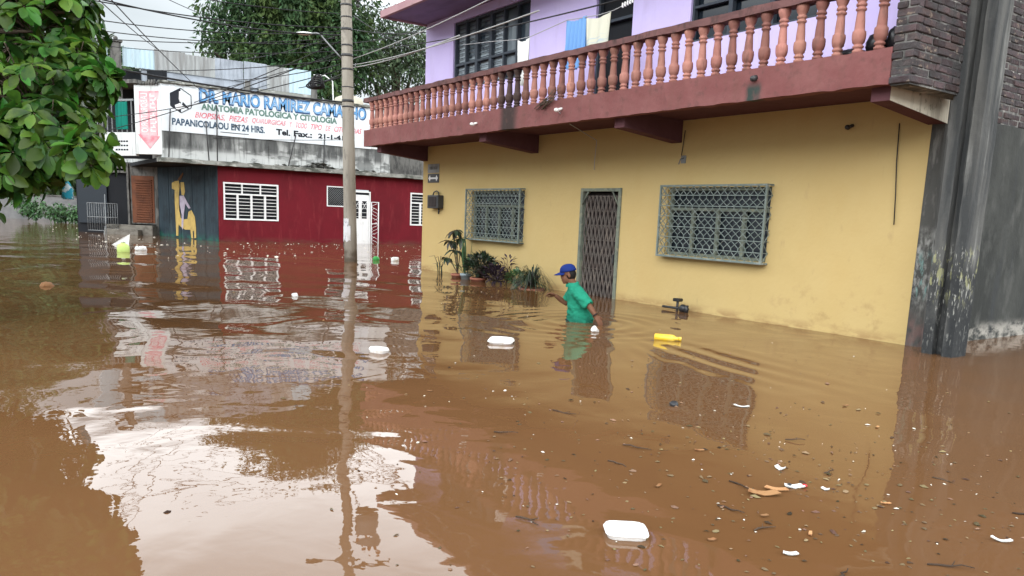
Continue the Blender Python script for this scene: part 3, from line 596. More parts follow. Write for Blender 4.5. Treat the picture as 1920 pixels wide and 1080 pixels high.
c = MB(); c.tube([(-8.62, 9.22, -.25), (-8.62, 9.22, .10), (-8.62, 9.22, .19)], .022, 8); c.tube([(-8.9, 9.18, .045), (-8.4, 9.24, .045)], .02, 8); obj('pipe', c, 'dark_metal', t)
c = MB(); c.ell((-8.50, 9.22, .05), (.075, .06, .07), 10, 7); c.box(-8.68, -8.56, 9.16, 9.28, .15, .20, .01); c.tube([(-8.41, 9.2, -.02), (-8.41, 9.2, .11)], .035, 8); obj('valve_body', c, 'dark_lump', t)
# laundry
def cloth(name, x0, x1, zt, zb, y, mat, label, folds, amp, skew=0, taper=0):
    c = MB(); n = 28; rows = 12; front = []
    for s_ in (0, 1):
        for j in range(rows+1):
            for i in range(n+1):
                u = i/n; vv = j/rows; am = amp*(.35+.65*vv)
                x = x0+(x1-x0)*u+skew*vv+taper*(u-.5)*vv; z = zt-.05*math.sin(math.pi*u)*(1-vv)-(zt-zb)*vv+.015*math.sin(9*u)*vv
                c.v.append(Vector((x, y+am*math.sin(folds*2*math.pi*u+1.5*vv)+s_*.008, z)))
    st = (n+1)*(rows+1)
    for s_ in (0, 1):
        for j in range(rows):
            for i in range(n):
                b = s_*st+j*(n+1)+i; c.f.append([b, b+1, b+n+2, b+n+1]); c.mi.append(0); c.sm.append(True)
    tag(obj(name, c, mat, loc=(x0, y, zb), normals=False), label, 'laundry', 'washing on the balcony line')
cloth('towel', -12.30, -11.93, 4.52, 3.72, 8.5, 'cloth_white', 'plain white towel hanging alone over the balcony rail beside the barred window', 3.5, .03)
cloth('shirt', -11.02, -10.50, 4.66, 3.85, 8.6, 'cloth_blue', 'blue garment hanging on the balcony washing line', 5.5, .045, 0, .1)
cloth('towel', -10.47, -9.88, 4.60, 4.12, 8.58, 'cloth_cream', 'cream towel with a faint blue pattern hanging next to the blue garment', 2.5, .03)
c = MB(); c.tube([(-14.2, 8.5, 4.72), (-13.2, 8.5, 4.63), (-12.3, 8.5, 4.53), (-11.9, 8.52, 4.53), (-11.0, 8.6, 4.66), (-10.2, 8.6, 4.60), (-9.8, 8.58, 4.60), (-9.3, 8.58, 4.68), (-8.9, 8.58, 4.8)], .007, 5)
tl = tag(obj('washing_line', c, 'wire_light', loc=(-11, 8.6, 4.6)), 'thin pale washing line strung along the balcony', 'line')
c = MB()
for k in range(5): c.box(-9.62+k*.055, -9.60+k*.055, 8.565, 8.595, 4.60+k*.008, 4.67+k*.008, .003)
obj('clothes_peg', c, 'white_plastic', tl)
for (x, y, z, rx, rz, lb) in ((-5.45, 8.33, 3.30, .17, .06, 'flattest black bag on the balcony floor, leftmost of the three'), (-5.14, 8.30, 3.36, .12, .12, 'rounded black bag between the last two balusters'), (-4.93, 8.30, 3.38, .09, .13, 'black bag wedged against the brick pier on the balcony')):
    c = MB(); c.ell((x, y, z), (rx, .13, rz), 14, 9)
    for p_ in c.v: p_ += Vector((random.uniform(-.012, .012), random.uniform(-.012, .012), random.uniform(-.012, .012)))
    c.tube([(x, y, z+rz*.8), (x+.02, y, z+rz*1.25)], [.03, .012], 6); tag(obj('rubbish_bag', c, 'dark_lump', loc=(x, y, z-rz)), lb, 'bag')
c = MB()
for k in range(16):
    a = random.uniform(-.25, .25); c.tube([(-10.85+random.uniform(-.15, .15), YF-.05+random.uniform(-.02, .02), 3.16+random.uniform(-.05, .05)), (-10.45+random.uniform(-.2, .2), YF-.06+random.uniform(-.04, .03), 3.34+a*.4)], [.008, .003], 5)
tag(obj('dry_branch', c, 'bark', loc=(-10.7, YF, 3.2)), 'bundle of dry twigs caught on the balcony fascia above the door', 'branch')

# ------------------------------------------------------------------ old concrete post in front of the side wall
c = MB()
P_ = [(-4.62, 9.02), (-4.50, 9.02), (-4.50, 9.13), (-4.38, 9.13), (-4.38, 9.0), (-4.27, 9.0), (-4.27, 9.33), (-4.38, 9.33), (-4.38, 9.22), (-4.50, 9.22), (-4.50, 9.33), (-4.62, 9.33)]
rg = [[Vector((x+random.uniform(-.004, .004), y+random.uniform(-.004, .004), z)) for (x, y) in P_] for z in [-.8+.2*i for i in range(34)]]
c.rings(rg, sm=False); tag(obj('concrete_post', c, 'post', loc=(-4.45, 9.16, -.8)), 'weathered grooved concrete post with paint drips standing in the flood before the grey side wall', 'post')

# ------------------------------------------------------------------ red clinic building
XF = -31.2
B = thing('clinic_building', 'low red building with a painted white sign storey and corrugated sheets on its roof', 'building', (XF, 11, 0))
WR = (8.27, 10.38, .83, 2.24)
m = MB(); wall(m, 1, XF-.2, XF, [8.08, 8.27, 10.38, 12.38, 13.25, 13.42, 14.32, 16.2, 18.2, 20], [-.8, .83, 1.5, 2.18, 2.24, 2.32, 2.82], {(1, 1), (1, 2), (1, 3), (3, 2), (3, 3), (3, 4), (5, 0), (5, 1), (5, 2), (5, 3), (7, 1), (7, 2), (7, 3)})
obj('red_wall', m, 'red', B)
def louvre(y0, y1, z0, z1, cols_top, cols_bot, split, name='window'):
    W = obj(name, MB().box(XF-.16, XF-.13, y0, y1, z0, z1), 'dark', B); f = MB(); zs_ = z0+(z1-z0)*split
    for y in (y0, y1-.06): f.box(XF-.06, XF+.03, y, y+.06, z0, z1, .005)
    for z in (z0, z1-.06, zs_-.04): f.box(XF-.058, XF+.028, y0+.06, y1-.06, z, z+.06, .005)
    for k in range(1, cols_top): y = y0+(y1-y0)*k/cols_top; f.box(XF-.056, XF+.026, y-.025, y+.025, zs_+.02, z1-.06, .004)
    for k in range(1, cols_bot): y = y0+(y1-y0)*k/cols_bot; f.box(XF-.056, XF+.026, y-.035, y+.035, z0+.06, zs_-.04, .004)
    obj('frame', f, 'white_metal', W); f = MB()
    for k in range(1, 7): z = z0+.06+(zs_-z0-.1)*k/7; f.box(XF-.04, XF-.01, y0+.06, y1-.06, z-.011, z+.011)
    for k in range(1, 3): z = zs_+.02+(z1-zs_-.08)*k/3; f.box(XF-.04, XF-.01, y0+.06, y1-.06, z-.011, z+.011)
    obj('louvre', f, 'white_metal', W)
louvre(*WR, 3, 4, .70); louvre(16.2, 18.2, .83, 2.24, 3, 4, .70)
V_ = obj('vent', MB().box(XF-.16, XF-.13, 12.38, 13.25, 1.5, 2.32), 'dark', B); f = MB()
for y in (12.38, 13.21): f.box(XF-.02, XF+.02, y, y+.04, 1.5, 2.32)
for z in (1.5, 2.28): f.box(XF-.018, XF+.018, 12.42, 13.21, z, z+.04)
obj('frame', f, 'white_metal', V_); f = MB()
for k in range(-9, 12):
    a = 12.38+k*.09
    for dr in (1, -1):
        p0, p1 = (a, 1.52), (a+.78, 2.30)
        if dr < 0: p0, p1 = (a, 2.30), (a+.78, 1.52)
        ta = max(0, (12.40-p0[0])/.78); tb = min(1, (13.23-p0[0])/.78)
        if tb > ta+.02: f.tube([(XF-.03+.006*dr, p0[0]+.78*ta, p0[1]+(p1[1]-p0[1])*ta), (XF-.03+.006*dr, p0[0]+.78*tb, p0[1]+(p1[1]-p0[1])*tb)], .007, 4)
obj('mesh', f, 'grey_metal', V_)
D = obj('door', MB().box(XF-.09, XF-.05, 13.47, 14.27, -.8, 2.03, .008), 'white_metal', B); f = MB()
for y in (13.42, 14.27): f.box(XF-.1, XF+.02, y, y+.05, -.8, 2.18, .005)
f.box(XF-.098, XF+.018, 13.47, 14.27, 2.13, 2.18); obj('frame', f, 'white_metal', D); f = MB()
for y in (13.58, 13.95): f.box(XF-.049, XF-.040, y, y+.22, 1.05, 1.78)
f.box(XF-.07, XF-.04, 13.48, 14.26, 2.035, 2.125); obj('pane', f, 'dark', D); f = MB()
for y in (13.58, 13.95):
    for k in range(4): f.box(XF-.0395, XF-.034, y, y+.22, 1.12+k*.17, 1.135+k*.17)
    f.tube([(XF-.036, y, 1.42), (XF-.036, y+.22, 1.75)], .01, 4); f.tube([(XF-.036, y, 1.75), (XF-.036, y+.22, 1.42)], .01, 4)
    f.box(XF-.049, XF-.036, y+.02, y+.20, .1, .9, .006)
obj('door_bars', f, 'white_metal', D)
t = thing('screen_door', 'open white scrolled metal screen door beside the white entrance door', 'gate', (XF+.05, 14.32, 0)); f = MB()
for (a, b) in (((XF+.06, 14.34), (XF+.20, 14.60)),):
    d = Vector((b[0]-a[0], b[1]-a[1], 0)); o_ = Vector((a[0], a[1], 0))
    for k in (0, 1): f.tube([o_+d*k+Vector((0, 0, -.8)), o_+d*k+Vector((0, 0, 1.76))], .022, 4)
    for z in (1.75, .85, -.1): f.tube([o_+Vector((0, 0, z)), o_+d+Vector((0, 0, z))], .02, 4)
    obj('frame', f, 'white_metal', t); f = MB()
    for k in range(9): 
        z = -.2+.2*k; f.tube([o_+d*(.5+.45*math.sin(j*.9+k))+Vector((0, 0, z+.05*j)) for j in range(7)], .009, 4)
    obj('scrollwork', f, 'white_metal', t)
# oblique dark steel front with the painted animal
MA, ME_ = Vector((-36.2, 6.9, 0)), Vector((XF-.01, 8.06, 0)); mu = (ME_-MA); ML = mu.length; mu.normalize(); mn = Vector((mu.y, -mu.x, 0))
m = MB(); m.obox(MA, mu, mn, (0, 0, 1), 0, ML, -.15, 0, -.8, 2.82)
for k in range(1, 5): m.obox(MA, mu, mn, (0, 0, 1), ML*k/5-.03, ML*k/5+.03, 0, .012, -.8, 2.8)
G = obj('steel_shopfront', m, 'teal', B)
def mp_(px, py):   # outline points measured along the shopfront
    u_ = (px-1005)/(1705-1005); return MA+mu*(u_*ML)+Vector((0, 0, (905+55*(u_-.3)-py)/800*2.85))+mn*.013
f = MB()
f.poly([mp_(*q) for q in [(1195, 290), (1230, 275), (1280, 270), (1290, 330), (1275, 430), (1275, 600), (1290, 690), (1320, 705), (1370, 700), (1385, 620), (1420, 605), (1455, 680), (1465, 800), (1465, 910), (1445, 915), (1440, 830), (1425, 840), (1430, 915), (1410, 915), (1400, 820), (1340, 820), (1290, 790), (1262, 760), (1255, 890), (1232, 890), (1228, 700), (1225, 500), (1228, 370), (1195, 355)]], mn, .004)
f.poly([mp_(*q) for q in [(1300, 290), (1340, 295), (1350, 400), (1335, 440), (1310, 430), (1300, 350)]], mn, .004); obj('painted_animal', f, 'mural_yellow', G)
f = MB(); f.poly([mp_(*q) for q in [(1285, 440), (1335, 440), (1365, 500), (1410, 580), (1390, 590), (1350, 530), (1330, 640), (1320, 760), (1310, 820), (1298, 790), (1305, 650), (1285, 540)]], mn, .008); obj('painted_rider', f, 'mural_lilac', G)
f = MB(); f.poly([mp_(*q) for q in [(1265, 260), (1330, 185), (1338, 200), (1300, 268)]], mn, .006); obj('painted_ear', f, 'mural_brown', G)
# slab ledge over the ground floor
m = MB(); m.rough(XF-.2, XF+.38, 6.0, 19.8, 2.83, 2.98, 1, .2, .012); obj('ledge', m, 'ledge', B)
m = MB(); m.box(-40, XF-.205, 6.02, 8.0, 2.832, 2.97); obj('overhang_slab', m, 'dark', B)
# upper storey
m = MB(); m.box(-40, XF, 6.14, 15.2, 2.982, 3.94); obj('sooty_band', m, 'band', B)
m = MB(); m.box(-40, XF+.02, 6.15, 15.2, 3.942, 5.60); obj('upper_storey_wall', m, 'white_wall', B)
m = MB(); m.rough(XF-.3, XF+.10, 6.13, 15.25, 5.602, 5.68, 1, .2, .02); obj('coping', m, 'ledge', B)
# chamfered corner panel with arrow
CA, CB = Vector((-31.98, 5.42, 0)), Vector((XF+.02, 6.15, 0)); cu = (CB-CA); CL = cu.length; cu.normalize(); cn = Vector((cu.y, -cu.x, 0))
m = MB(); m.obox(CA, cu, cn, (0, 0, 1), 0, CL, -.2, 0, 3.08, 5.50, .01); 
AP = obj('corner_panel', m, 'white_wall', B)
q = lambda a, z: CA+cu*a+Vector((0, 0, z))+cn*.003
f = MB(); c0, c1 = CL*.20, CL*.90; cm = (c0+c1)/2
f.poly([q(c0, 5.28), q(c1+.04, 5.30), q(c1+.02, 5.02), q(c1-.05, 5.02), q(c1-.06, 3.72), q(c1+.06, 3.72), q(cm, 3.28), q(c0-.10, 3.78), q(c0+.02, 3.78)], cn, .003); obj('arrow_field', f, 'pink', AP)
f = MB(); f.poly([q(c1+.06, 3.72)+cn*.004, q(cm, 3.28)+cn*.004, q(c0-.10, 3.78)+cn*.004], cn, .004)
for (a, b, z0, z1) in ((c0-.01, c0+.03, 3.75, 5.28), (c1-.08, c1-.04, 3.75, 5.06), (c0, c1+.04, 5.24, 5.28), (cm-.02, cm+.02, 3.75, 5.25)): f.obox(CA, cu, cn, (0, 0, 1), a, b, .007, .010, z0, z1)
obj('arrow_outline', f, 'arrow_red', AP)
text('arrow_lettering', 'LABORATORIO', AP, 'white_metal', q(0, 0), (0, 0, 1), -cu, 5.20, 3.85, -(cm-.05), -(c0+.06), cn, off=.011)
f = MB()
for k in range(10):
    z = 3.88+k*.135; f.obox(CA, cu, cn, (0, 0, 1), cm+.06, c1-.12, .0102, .0145, z, z+.03); f.obox(CA, cu, cn, (0, 0, 1), cm+.06+.10*(k % 3), cm+.11+.10*(k % 3), .0102, .014, z+.03, z+.1)
obj('arrow_stroke', f, 'white_metal', AP)
f = MB()
for k in range(7): f.tube([CA+cu*(CL*(.3+.1*k))+cn*.02+Vector((0, 0, 5.50)), CA+cu*(CL*(.32+.1*k))+cn*.03+Vector((0, 0, 5.66+random.uniform(-.06, .1)))], [.05, .03], 5)
obj('broken_coping', f, 'darkcol', AP)
# painted sign
SG = thing('painted_sign', 'long white painted wall sign with blue, green, red and black lettering', 'sign', (XF+.02, 10, 3.95))
m = MB(); m.box(XF+.021, XF+.04, 6.17, 14.3, 3.93, 5.55, .003); obj('sign_panel', m, 'sign_white', SG)
o_, U_, Z_, N_ = (XF+.041, 0, 0), (0, 1, 0), (0, 0, 1), (1, 0, 0)
def tx(b, mat, y0, y1, z0, z1, **k): return text('lettering', b, SG, mat, o_, U_, Z_, y0, y1, z0, z1, N_, **k)
tx('DR. MARIO RAMIREZ CAMACHO', 'ink_navy', 7.46, 14.08, 5.04, 5.57, grow=.045)
tx('DR. MARIO RAMIREZ CAMACHO', 'ink_blue', 7.50, 14.04, 5.10, 5.51, off=.008, grow=.02)
tx('ANATOMIA PATOLOGICA Y CITOLOGIA', 'ink_green', 7.53, 12.80, 4.79, 5.03, grow=.045)
n0 = 0
for wd_ in 'BIOPSIAS, PIEZAS QUIRURGICAS Y TODO TIPO DE CITOLOGIAS'.split():      # word by word
    tx(wd_, 'ink_red', 7.30+6.6*n0/54, 7.30+6.6*(n0+len(wd_)-.25)/54, 4.49-(.03 if ',' in wd_ else 0), 4.70, shear=.3, grow=.012); n0 += len(wd_)+1
tx('PAPANICOLAOU EN 24 HRS.', 'ink_dark', 6.51, 9.86, 4.16, 4.41, grow=.035)
tx('Tel.', 'ink_black', 10.3, 10.86, 4.15, 4.38, grow=.04); tx('Fax.:', 'ink_black', 11.0, 11.75, 4.15, 4.38, grow=.04)
tx('21-1-41-', 'ink_black', 12.0, 13.25, 4.17, 4.36, grow=.04)
f = MB(); yc, zc = 6.83, 5.04; hx = [(yc+.41*math.sin(R(60*k)), zc+.43*math.cos(R(60*k))) for k in range(6)]
for k in range(6):
    a, b = hx[k], hx[(k+1) % 6]; f.tube([(XF+.044, a[0], a[1]), (XF+.044, b[0], b[1])], .016, 4)
f.poly([(XF+.041, y, z) for (y, z) in (hx[0], hx[5], hx[4], hx[3])], (1, 0, 0), .004); obj('hexagon_emblem', f, 'ink_black', SG)
f = MB()
for pts in ([(6.78, 5.36), (6.86, 5.36), (6.92, 5.1), (6.80, 4.98), (6.76, 5.1)], [(6.62, 4.86), (6.80, 4.95), (6.88, 4.86), (6.84, 4.72), (6.66, 4.72)]): f.poly([(XF+.0455, y, z) for y, z in pts], (1, 0, 0), .003)
obj('emblem_mark', f, 'white_metal', SG)
f = MB(); f.poly([(XF+.0455, y, z) for y, z in ((6.90, 5.0), (7.10, 4.80), (7.08, 4.76), (6.86, 4.90))], (1, 0, 0), .004); f.box(XF+.041, XF+.046, 8.2, 9.25, 4.05, 4.075); obj('painted_line', f, 'ink_black', SG)
# roof terrace walls and sheets
m = MB(); m.box(-33.2, -33.0, 5.9, 12.6, 5.2, 6.35); obj('terrace_wall', m, 'bluegrey', B)
m = MB(); m.box(-33.0, -32.9, 10.2, 12.5, 5.2, 6.05); m.box(-32.98, -32.8, 9.7, 12.4, 5.69, 5.83, .01); obj('terrace_ledge', m, 'ledge', B)
def sheets(x, y0, y1, z0, z1, mats):
    n = len(mats)
    for i, mt in enumerate(mats):
        a, b = y0+(y1-y0)*i/n, y0+(y1-y0)*(i+1)/n; k = max(6, int((b-a)/.045)); c = MB(); zt = z1+random.uniform(-.05, .05)
        for s_ in (0, 1):
            for j in range(k+1):
                yy = a+(b-a)*j/k; xx = x+.02*math.sin(yy*2*math.pi/.16)+.006*s_
                c.v += [Vector((xx, yy, z0)), Vector((xx, yy, zt))]
        for s_ in (0, 1):
            for j in range(k): q0 = s_*2*(k+1)+2*j; c.f.append([q0, q0+2, q0+3, q0+1]); c.mi.append(0); c.sm.append(True)
        obj('corrugated_sheet', c, mt, B, normals=False)
sheets(-32.95, 5.25, 9.6, 6.25, 6.98, ['sheet_blue', 'sheet_grey', 'sheet_grey', 'bluegrey'])
sheets(-32.90, 9.61, 12.35, 6.05, 6.98, ['bluegrey', 'sheet_grey', 'sheet_blue'])
for q in ((-33.3, -32.86, 4.9, 5.2, 5.0, 7.05), (-33.2, -32.85, 12.36, 12.62, 5.2, 6.78), (-33.1, -32.87, 9.62, 9.86, 5.2, 6.3)): obj('terrace_column', MB().box(*q, .02), 'darkcol', B)
m = MB(); m.box(-33.6, -32.8, 4.5, 5.25, 7.06, 7.12); m.ell((-33.0, 5.05, 7.2), (.08, .08, .08), 8, 6); obj('column_cap', m, 'darkcol', B)
m = MB(); m.box(-34.2, -33.9, 4.2, 4.9, 5.6, 6.95); obj('terrace_side_wall', m, 'sheet_blue', B)
# corner balcony beyond the chamfer
LA, LB = Vector((-33.3, 4.55, 0)), Vector((-32.0, 5.41, 0)); lu = (LB-LA); LL = lu.length; lu.normalize(); ln = Vector((lu.y, -lu.x, 0))
m = MB(); m.obox(LA, lu, ln, (0, 0, 1), 0, LL, -.15, 0, 3.02, 3.85); BP = obj('balcony_parapet', m, 'white_wall', B); f = MB()
for k in range(3):
    f = MB()
    for j in range(5): f.obox(LA, lu, ln, (0, 0, 1), LL*.38+j*.13, LL*.38+.10+j*.13, .002, .005, 3.50-k*.15, 3.56-k*.15)
    obj('faded_lettering', f, 'ink_black', BP)

m = MB(); m.obox(LA, lu, ln, (0, 0, 1), -.6, LL-.02, -.02, .02, 4.95, 5.02); 
for k in range(9): m.obox(LA, lu, ln, (0, 0, 1), -.5+k*.24, -.47+k*.24, -.015, .015, 3.86, 4.94)
obj('balcony_rail', m, 'grey_metal', B)
m = MB(); m.obox(LA, lu, ln, (0, 0, 1), -1.2, LL+.3, -1.3, -1.1, 3.0, 6.2); obj('balcony_back_wall', m, 'dark', B)
m = MB(); m.obox(LA, lu, ln, (0, 0, 1), -1.2, LL+.2, -1.2, .1, 5.55, 5.68); m.obox(LA, lu, ln, (0, 0, 1), -.15, -.02, -.1, .03, 3.0, 5.55); obj('balcony_canopy', m, 'darkcol', B)
c = MB()
for s_ in (0, 1):
    for i in range(15):
        p = LA+lu*(LL*.45+.62*i/14)+ln*(.04+.03*math.sin(i*1.9)+.008*s_); c.v += [p+Vector((0, 0, 3.95)), p+Vector((0, 0, 4.92))]
for s_ in (0, 1):
    for i in range(14): q0 = s_*30+2*i; c.f.append([q0, q0+2, q0+3, q0+1]); c.mi.append(0); c.sm.append(True)
tag(obj('hanging_cloth', c, 'green_cloth', loc=(-32.6, 5.0, 3.95), normals=False), 'teal green cloth hung over the dark corner balcony rail', 'cloth')
# ground floor beyond the shopfront: shutter, dark doorway, railing, steps
GA, GB = Vector((-37.6, 5.15, 0)), Vector((-36.22, 6.88, 0)); gu = (GB-GA); GL = gu.length; gu.normalize(); gn = Vector((gu.y, -gu.x, 0))
m = MB(); m.obox(GA, gu, gn, (0, 0, 1), -1.5, GL, -.5, -.3, -.8, 3.0); obj('recess_wall', m, 'dark', B)
m = MB(); m.obox(GA, gu, gn, (0, 0, 1), GL*.47, GL*.98, -.3, -.05, .45, 2.95); m.obox(GA, gu, gn, (0, 0, 1), GL*.985, GL*1.04, -.3, .06, -.8, 3.2, .01); m.obox(GA, gu, gn, (0, 0, 1), GL*.42, GL*.46, -.3, .03, .4, 2.95, .01); obj('doorway_surround', m, 'darkcol', B)
m = MB(); m.obox(GA, gu, gn, (0, 0, 1), GL*.50, GL*.94, -.045, -.03, .5, 2.45, 0)
for k in range(18): m.obox(GA, gu, gn, (0, 0, 1), GL*.58, GL*.90, -.03, .02, .55+k*.10, .60+k*.10, .004)
obj('roller_shutter', m, 'rust', B)
m = MB(); m.obox(GA, gu, gn, (0, 0, 1), GL*.10, GL*1.0, -.02, .45, -.8, .40, .02); m.obox(GA, gu, gn, (0, 0, 1), GL*.15, GL*.80, .455, .8, -.8, .22, .02); obj('step', m, 'steps', B)
m = MB()
for z in (2.55, 2.72, 2.88): m.obox(GA, gu, gn, (0, 0, 1), -.4, GL*.96, -.28, -.1, z, z+.09)
obj('louvred_transom', m, 'darkcol', B)
t = thing('railing', 'grey metal railing with a sloping handrail on the steps beside the brown shutter', 'railing', (-37.3, 5.4, 0)); f = MB()
for k in range(14): p = GA+gu*(-.55+k*.10)+gn*.5; f.tube([p+Vector((0, 0, .12)), p+Vector((0, 0, 1.25))], .014, 4)
for z in (.12, .68, 1.25): f.tube([GA+gu*-.55+gn*.5+Vector((0, 0, z)), GA+gu*.75+gn*.5+Vector((0, 0, z))], .02, 4)
obj('balustrade', f, 'grey_metal', t); f = MB(); p = GA+gu*.25+gn*.52; f.tube([p+Vector((0, 0, 1.62)), p+gu*.35+gn*.6+Vector((0, 0, .55)), p+gu*.36+gn*.62+Vector((0, 0, -.4))], .025, 6); f.tube([GA+gu*.2+gn*.5+Vector((0, 0, .3)), p+gu*.2+gn*.6+Vector((0, 0, -.4))], .03, 6); obj('handrail', f, 'grey_metal', t)
m = MB(); m.obox(GA, gu, gn, (0, 0, 1), -1.4, -.1, -.28, -.2, .4, 2.3); obj('shop_window', m, 'glass', B)
# bits on the ledge
for (y, zb, zt, le) in ((8.05, 2.98, 5.0, .02), (7.75, 2.98, 4.4, -.08), (10.75, 2.98, 4.2, .32), (12.2, 2.98, 4.15, .05), (6.35, 3.0, 4.7, .1)):
    c = MB(); c.tube([(XF+.12, y, zb), (XF+.1, y+le, zt)], .022, 5)
    tag(obj('reinforcing_bar', c, 'dark_metal', loc=(XF+.12, y, zb)), 'thin dark steel bar standing on the concrete ledge before the painted sign', 'rod', 'steel bars on the ledge')
c = MB()
for k in range(46):
    y = random.choice((random.gauss(12.0, .55), random.uniform(8.3, 14.5))); z = 2.99+max(0, .22-abs(y-12)*.22)*random.random()
    s_ = random.uniform(.04, .12); rr = Matrix.Rotation(random.uniform(-.6, .6), 3, 'X'); t4 = MB().box(-.1, .1, -s_, s_, 0, .03, .006); c.add([rr @ p+Vector((XF+.18+random.uniform(-.08, .12), y, z)) for p in t4.v], t4.f)
tag(obj('roof_rubble', c, 'ledge', loc=(XF+.2, 12, 2.98)), 'heap of broken tiles lying on the concrete ledge under the painted sign', 'rubble', None, 'stuff')
# tank and roof railing
t = thing('water_tank', 'cream rooftop water tank with a rounded top behind the utility pole', 'tank', (-34.2, 14.6, 5.3))
c = MB(); c.lathe([(.62, 5.3), (.64, 5.4), (.64, 6.15), (.60, 6.28), (.44, 6.36), (.22, 6.40), (.2, 6.47), (.02, 6.48)], (-34.2, 14.6, 0), 20); obj('tank_body', c, 'tank', t)
c = MB(); c.tube([(-34.0, 14.0, 5.4), (-34.0, 13.8, 5.6), (-34.0, 13.75, 6.9), (-34.0, 13.4, 7.1), (-34.0, 12.9, 7.05)], .03, 6); obj('vent_pipe', c, 'white_plastic', t)
t = thing('roof_railing', 'thin grey railing along the roof between the tank and the yellow house', 'railing', (-33.5, 17, 5.2)); c = MB()
for k in range(26): c.tube([(-33.5, 15.3+k*.14, 5.1), (-33.5, 15.3+k*.14, 6.05)], .014, 4)
obj('baluster_bars', c, 'grey_metal', t); c = MB(); c.tube([(-33.5, 15.0, 6.12), (-33.5, 17.2, 6.10)], .035, 6); c.tube([(-33.5, 17.2, 5.4), (-33.5, 17.2, 6.15)], .03, 6); obj('top_rail', c, 'white_plastic', t)
m = MB(); m.box(-40, -33.2, 15.3, 20, 2.982, 5.1); obj('rear_wing', m, 'darkcol', B)

# ------------------------------------------------------------------ utility pole, street lamp, transformer, cables
PX, PY = -20.07, 8.65
U = thing('utility_pole', 'round concrete utility pole with torn posters standing in the flood before the red wall', 'pole', (PX, PY, 0))
tip = Vector((-.62, -.25, 0))*.35
def pp(z): return Vector((PX, PY, 0))+tip*(z/7)+Vector((0, 0, z))
c = MB(); c.tube([pp(z) for z in (-.8, 1, 2, 3, 4, 5, 6, 7, 8, 9.6)], [.178, .172, .167, .161, .156, .150, .145, .139, .134, .125], 16); obj('shaft', c, 'pole', U)
for z in (4.05, 4.2, 4.55, 5.0, 5.35, 5.6, 6.0, 6.3, 6.6):
    q = random.uniform(.012, .035); obj('steel_band', MB().lathe([(.0, -q), (.162-.004*(z-4), -q), (.162-.004*(z-4), q), (.0, q)], pp(z), 14), 'dark_metal', U)
c = MB(); n_ = 26
for s_, (z0, z1, a0, a1) in enumerate(((.95, 1.15, 2.4, 5.6), (.55, .96, 3.2, 5.9), (.36, .60, 2.9, 4.2), (.40, .98, 2.4, 3.25))):
    g0 = len(c.v)
    for i in range(n_+1):
        a = a0+(a1-a0)*i/n_; r = .178+.0025*s_+.003*math.sin(i*1.3); zz0 = z0+.03*math.sin(i*.8+s_); zz1 = z1+.012*math.sin(i*1.7)
        p = pp(.7); c.v += [Vector((p.x+r*math.cos(a), p.y+r*math.sin(a), zz0)), Vector((p.x+r*math.cos(a), p.y+r*math.sin(a), zz1))]
    for i in range(n_): c.f.append([g0+2*i, g0+2*i+2, g0+2*i+3, g0+2*i+1]); c.mi.append(0); c.sm.append(True)
obj('poster', c, 'paper', U, normals=False)
c = MB(); a = pp(8.9); c.obox(a, (.57, .82, 0), (-.82, .57, 0), (0, 0, 1), -1.1, 1.1, .16, .26, -.06, .06, .008); obj('crossarm', c, 'darkcol', U)
c = MB(); a = pp(6.55)+Vector((.57, .82, 0))*.30; c.tube([a, a+Vector((0, 0, .5))], .012, 5); 
for z in (0, .14, .28): c.lathe([(.02, 0), (.05, .02), (.05, .07), (.02, .09)], a+Vector((0, 0, z)), 10)
obj('insulator', c, 'dark_metal', U)
t = thing('transformer', 'grey cylindrical transformer mounted high on the utility pole', 'transformer', pp(7.1)); a = pp(7.1)+Vector((.57, .82, 0))*.55
c = MB(); c.lathe([(.0, 0), (.30, .0), (.33, .04), (.33, .95), (.30, 1.0), (.0, 1.04)], a, 18); obj('tank', c, 'grey_metal', t)
c = MB()
for k in (-1, 0, 1): c.lathe([(.03, 1.0), (.06, 1.05), (.04, 1.1), (.06, 1.15), (.03, 1.28)], a+Vector((.15*k, .15*k, 0)), 8)
obj('bushing', c, 'pot', t); c = MB(); c.tube([pp(7.5), pp(7.5)+Vector((.57, .82, 0))*.3], .05, 6); obj('mount', c, 'dark_metal', t)
t = thing('street_lamp', 'white street lamp on a bent arm reaching left from the utility pole', 'street lamp', pp(5.3)); lf = Vector((-.57, -.82, 0))
c = MB(); c.tube([pp(5.28)+lf*.15, pp(5.38)+lf*.25, pp(5.66)+lf*.52, pp(5.84)+lf*.68, pp(5.88)+lf*.78, pp(5.86)+lf*1.0], .022, 8); obj('arm', c, 'grey_metal', t)
c = MB(); a = pp(6.07)+lf*1.14; rg = []
for k in range(9):
    s_ = k/8; w_ = .095*math.sin(math.pi*(.12+.82*s_))**.6; p = pp(5.86)+lf*(.90+.42*s_)
    rg.append([p+Vector((.82, -.57, 0))*(w_*math.cos(2*math.pi*j/10))+Vector((0, 0, 1))*(w_*.45*math.sin(2*math.pi*j/10)) for j in range(10)])
c.rings(rg); obj('lamp_head', c, 'white_metal', t)
t = thing('cable_coil', 'dark bundle of coiled cable hung beside the utility pole', 'cable coil', pp(4.4)); c = MB()
for k in range(5): c.tube([pp(4.55)+lf*(.85+(.24-.03*k)*math.cos(2*math.pi*j/14+k))+Vector((.04*k, 0, (.07+.02*k)*math.sin(2*math.pi*j/14+k)+.03*k)) for j in range(15)], .022, 5)
obj('coil', c, 'wire', t); c = MB(); c.tube([pp(4.6)+lf*.9, pp(4.7)+lf*.5, pp(4.8)+lf*.18], .02, 5); obj('tie', c, 'wire', t)
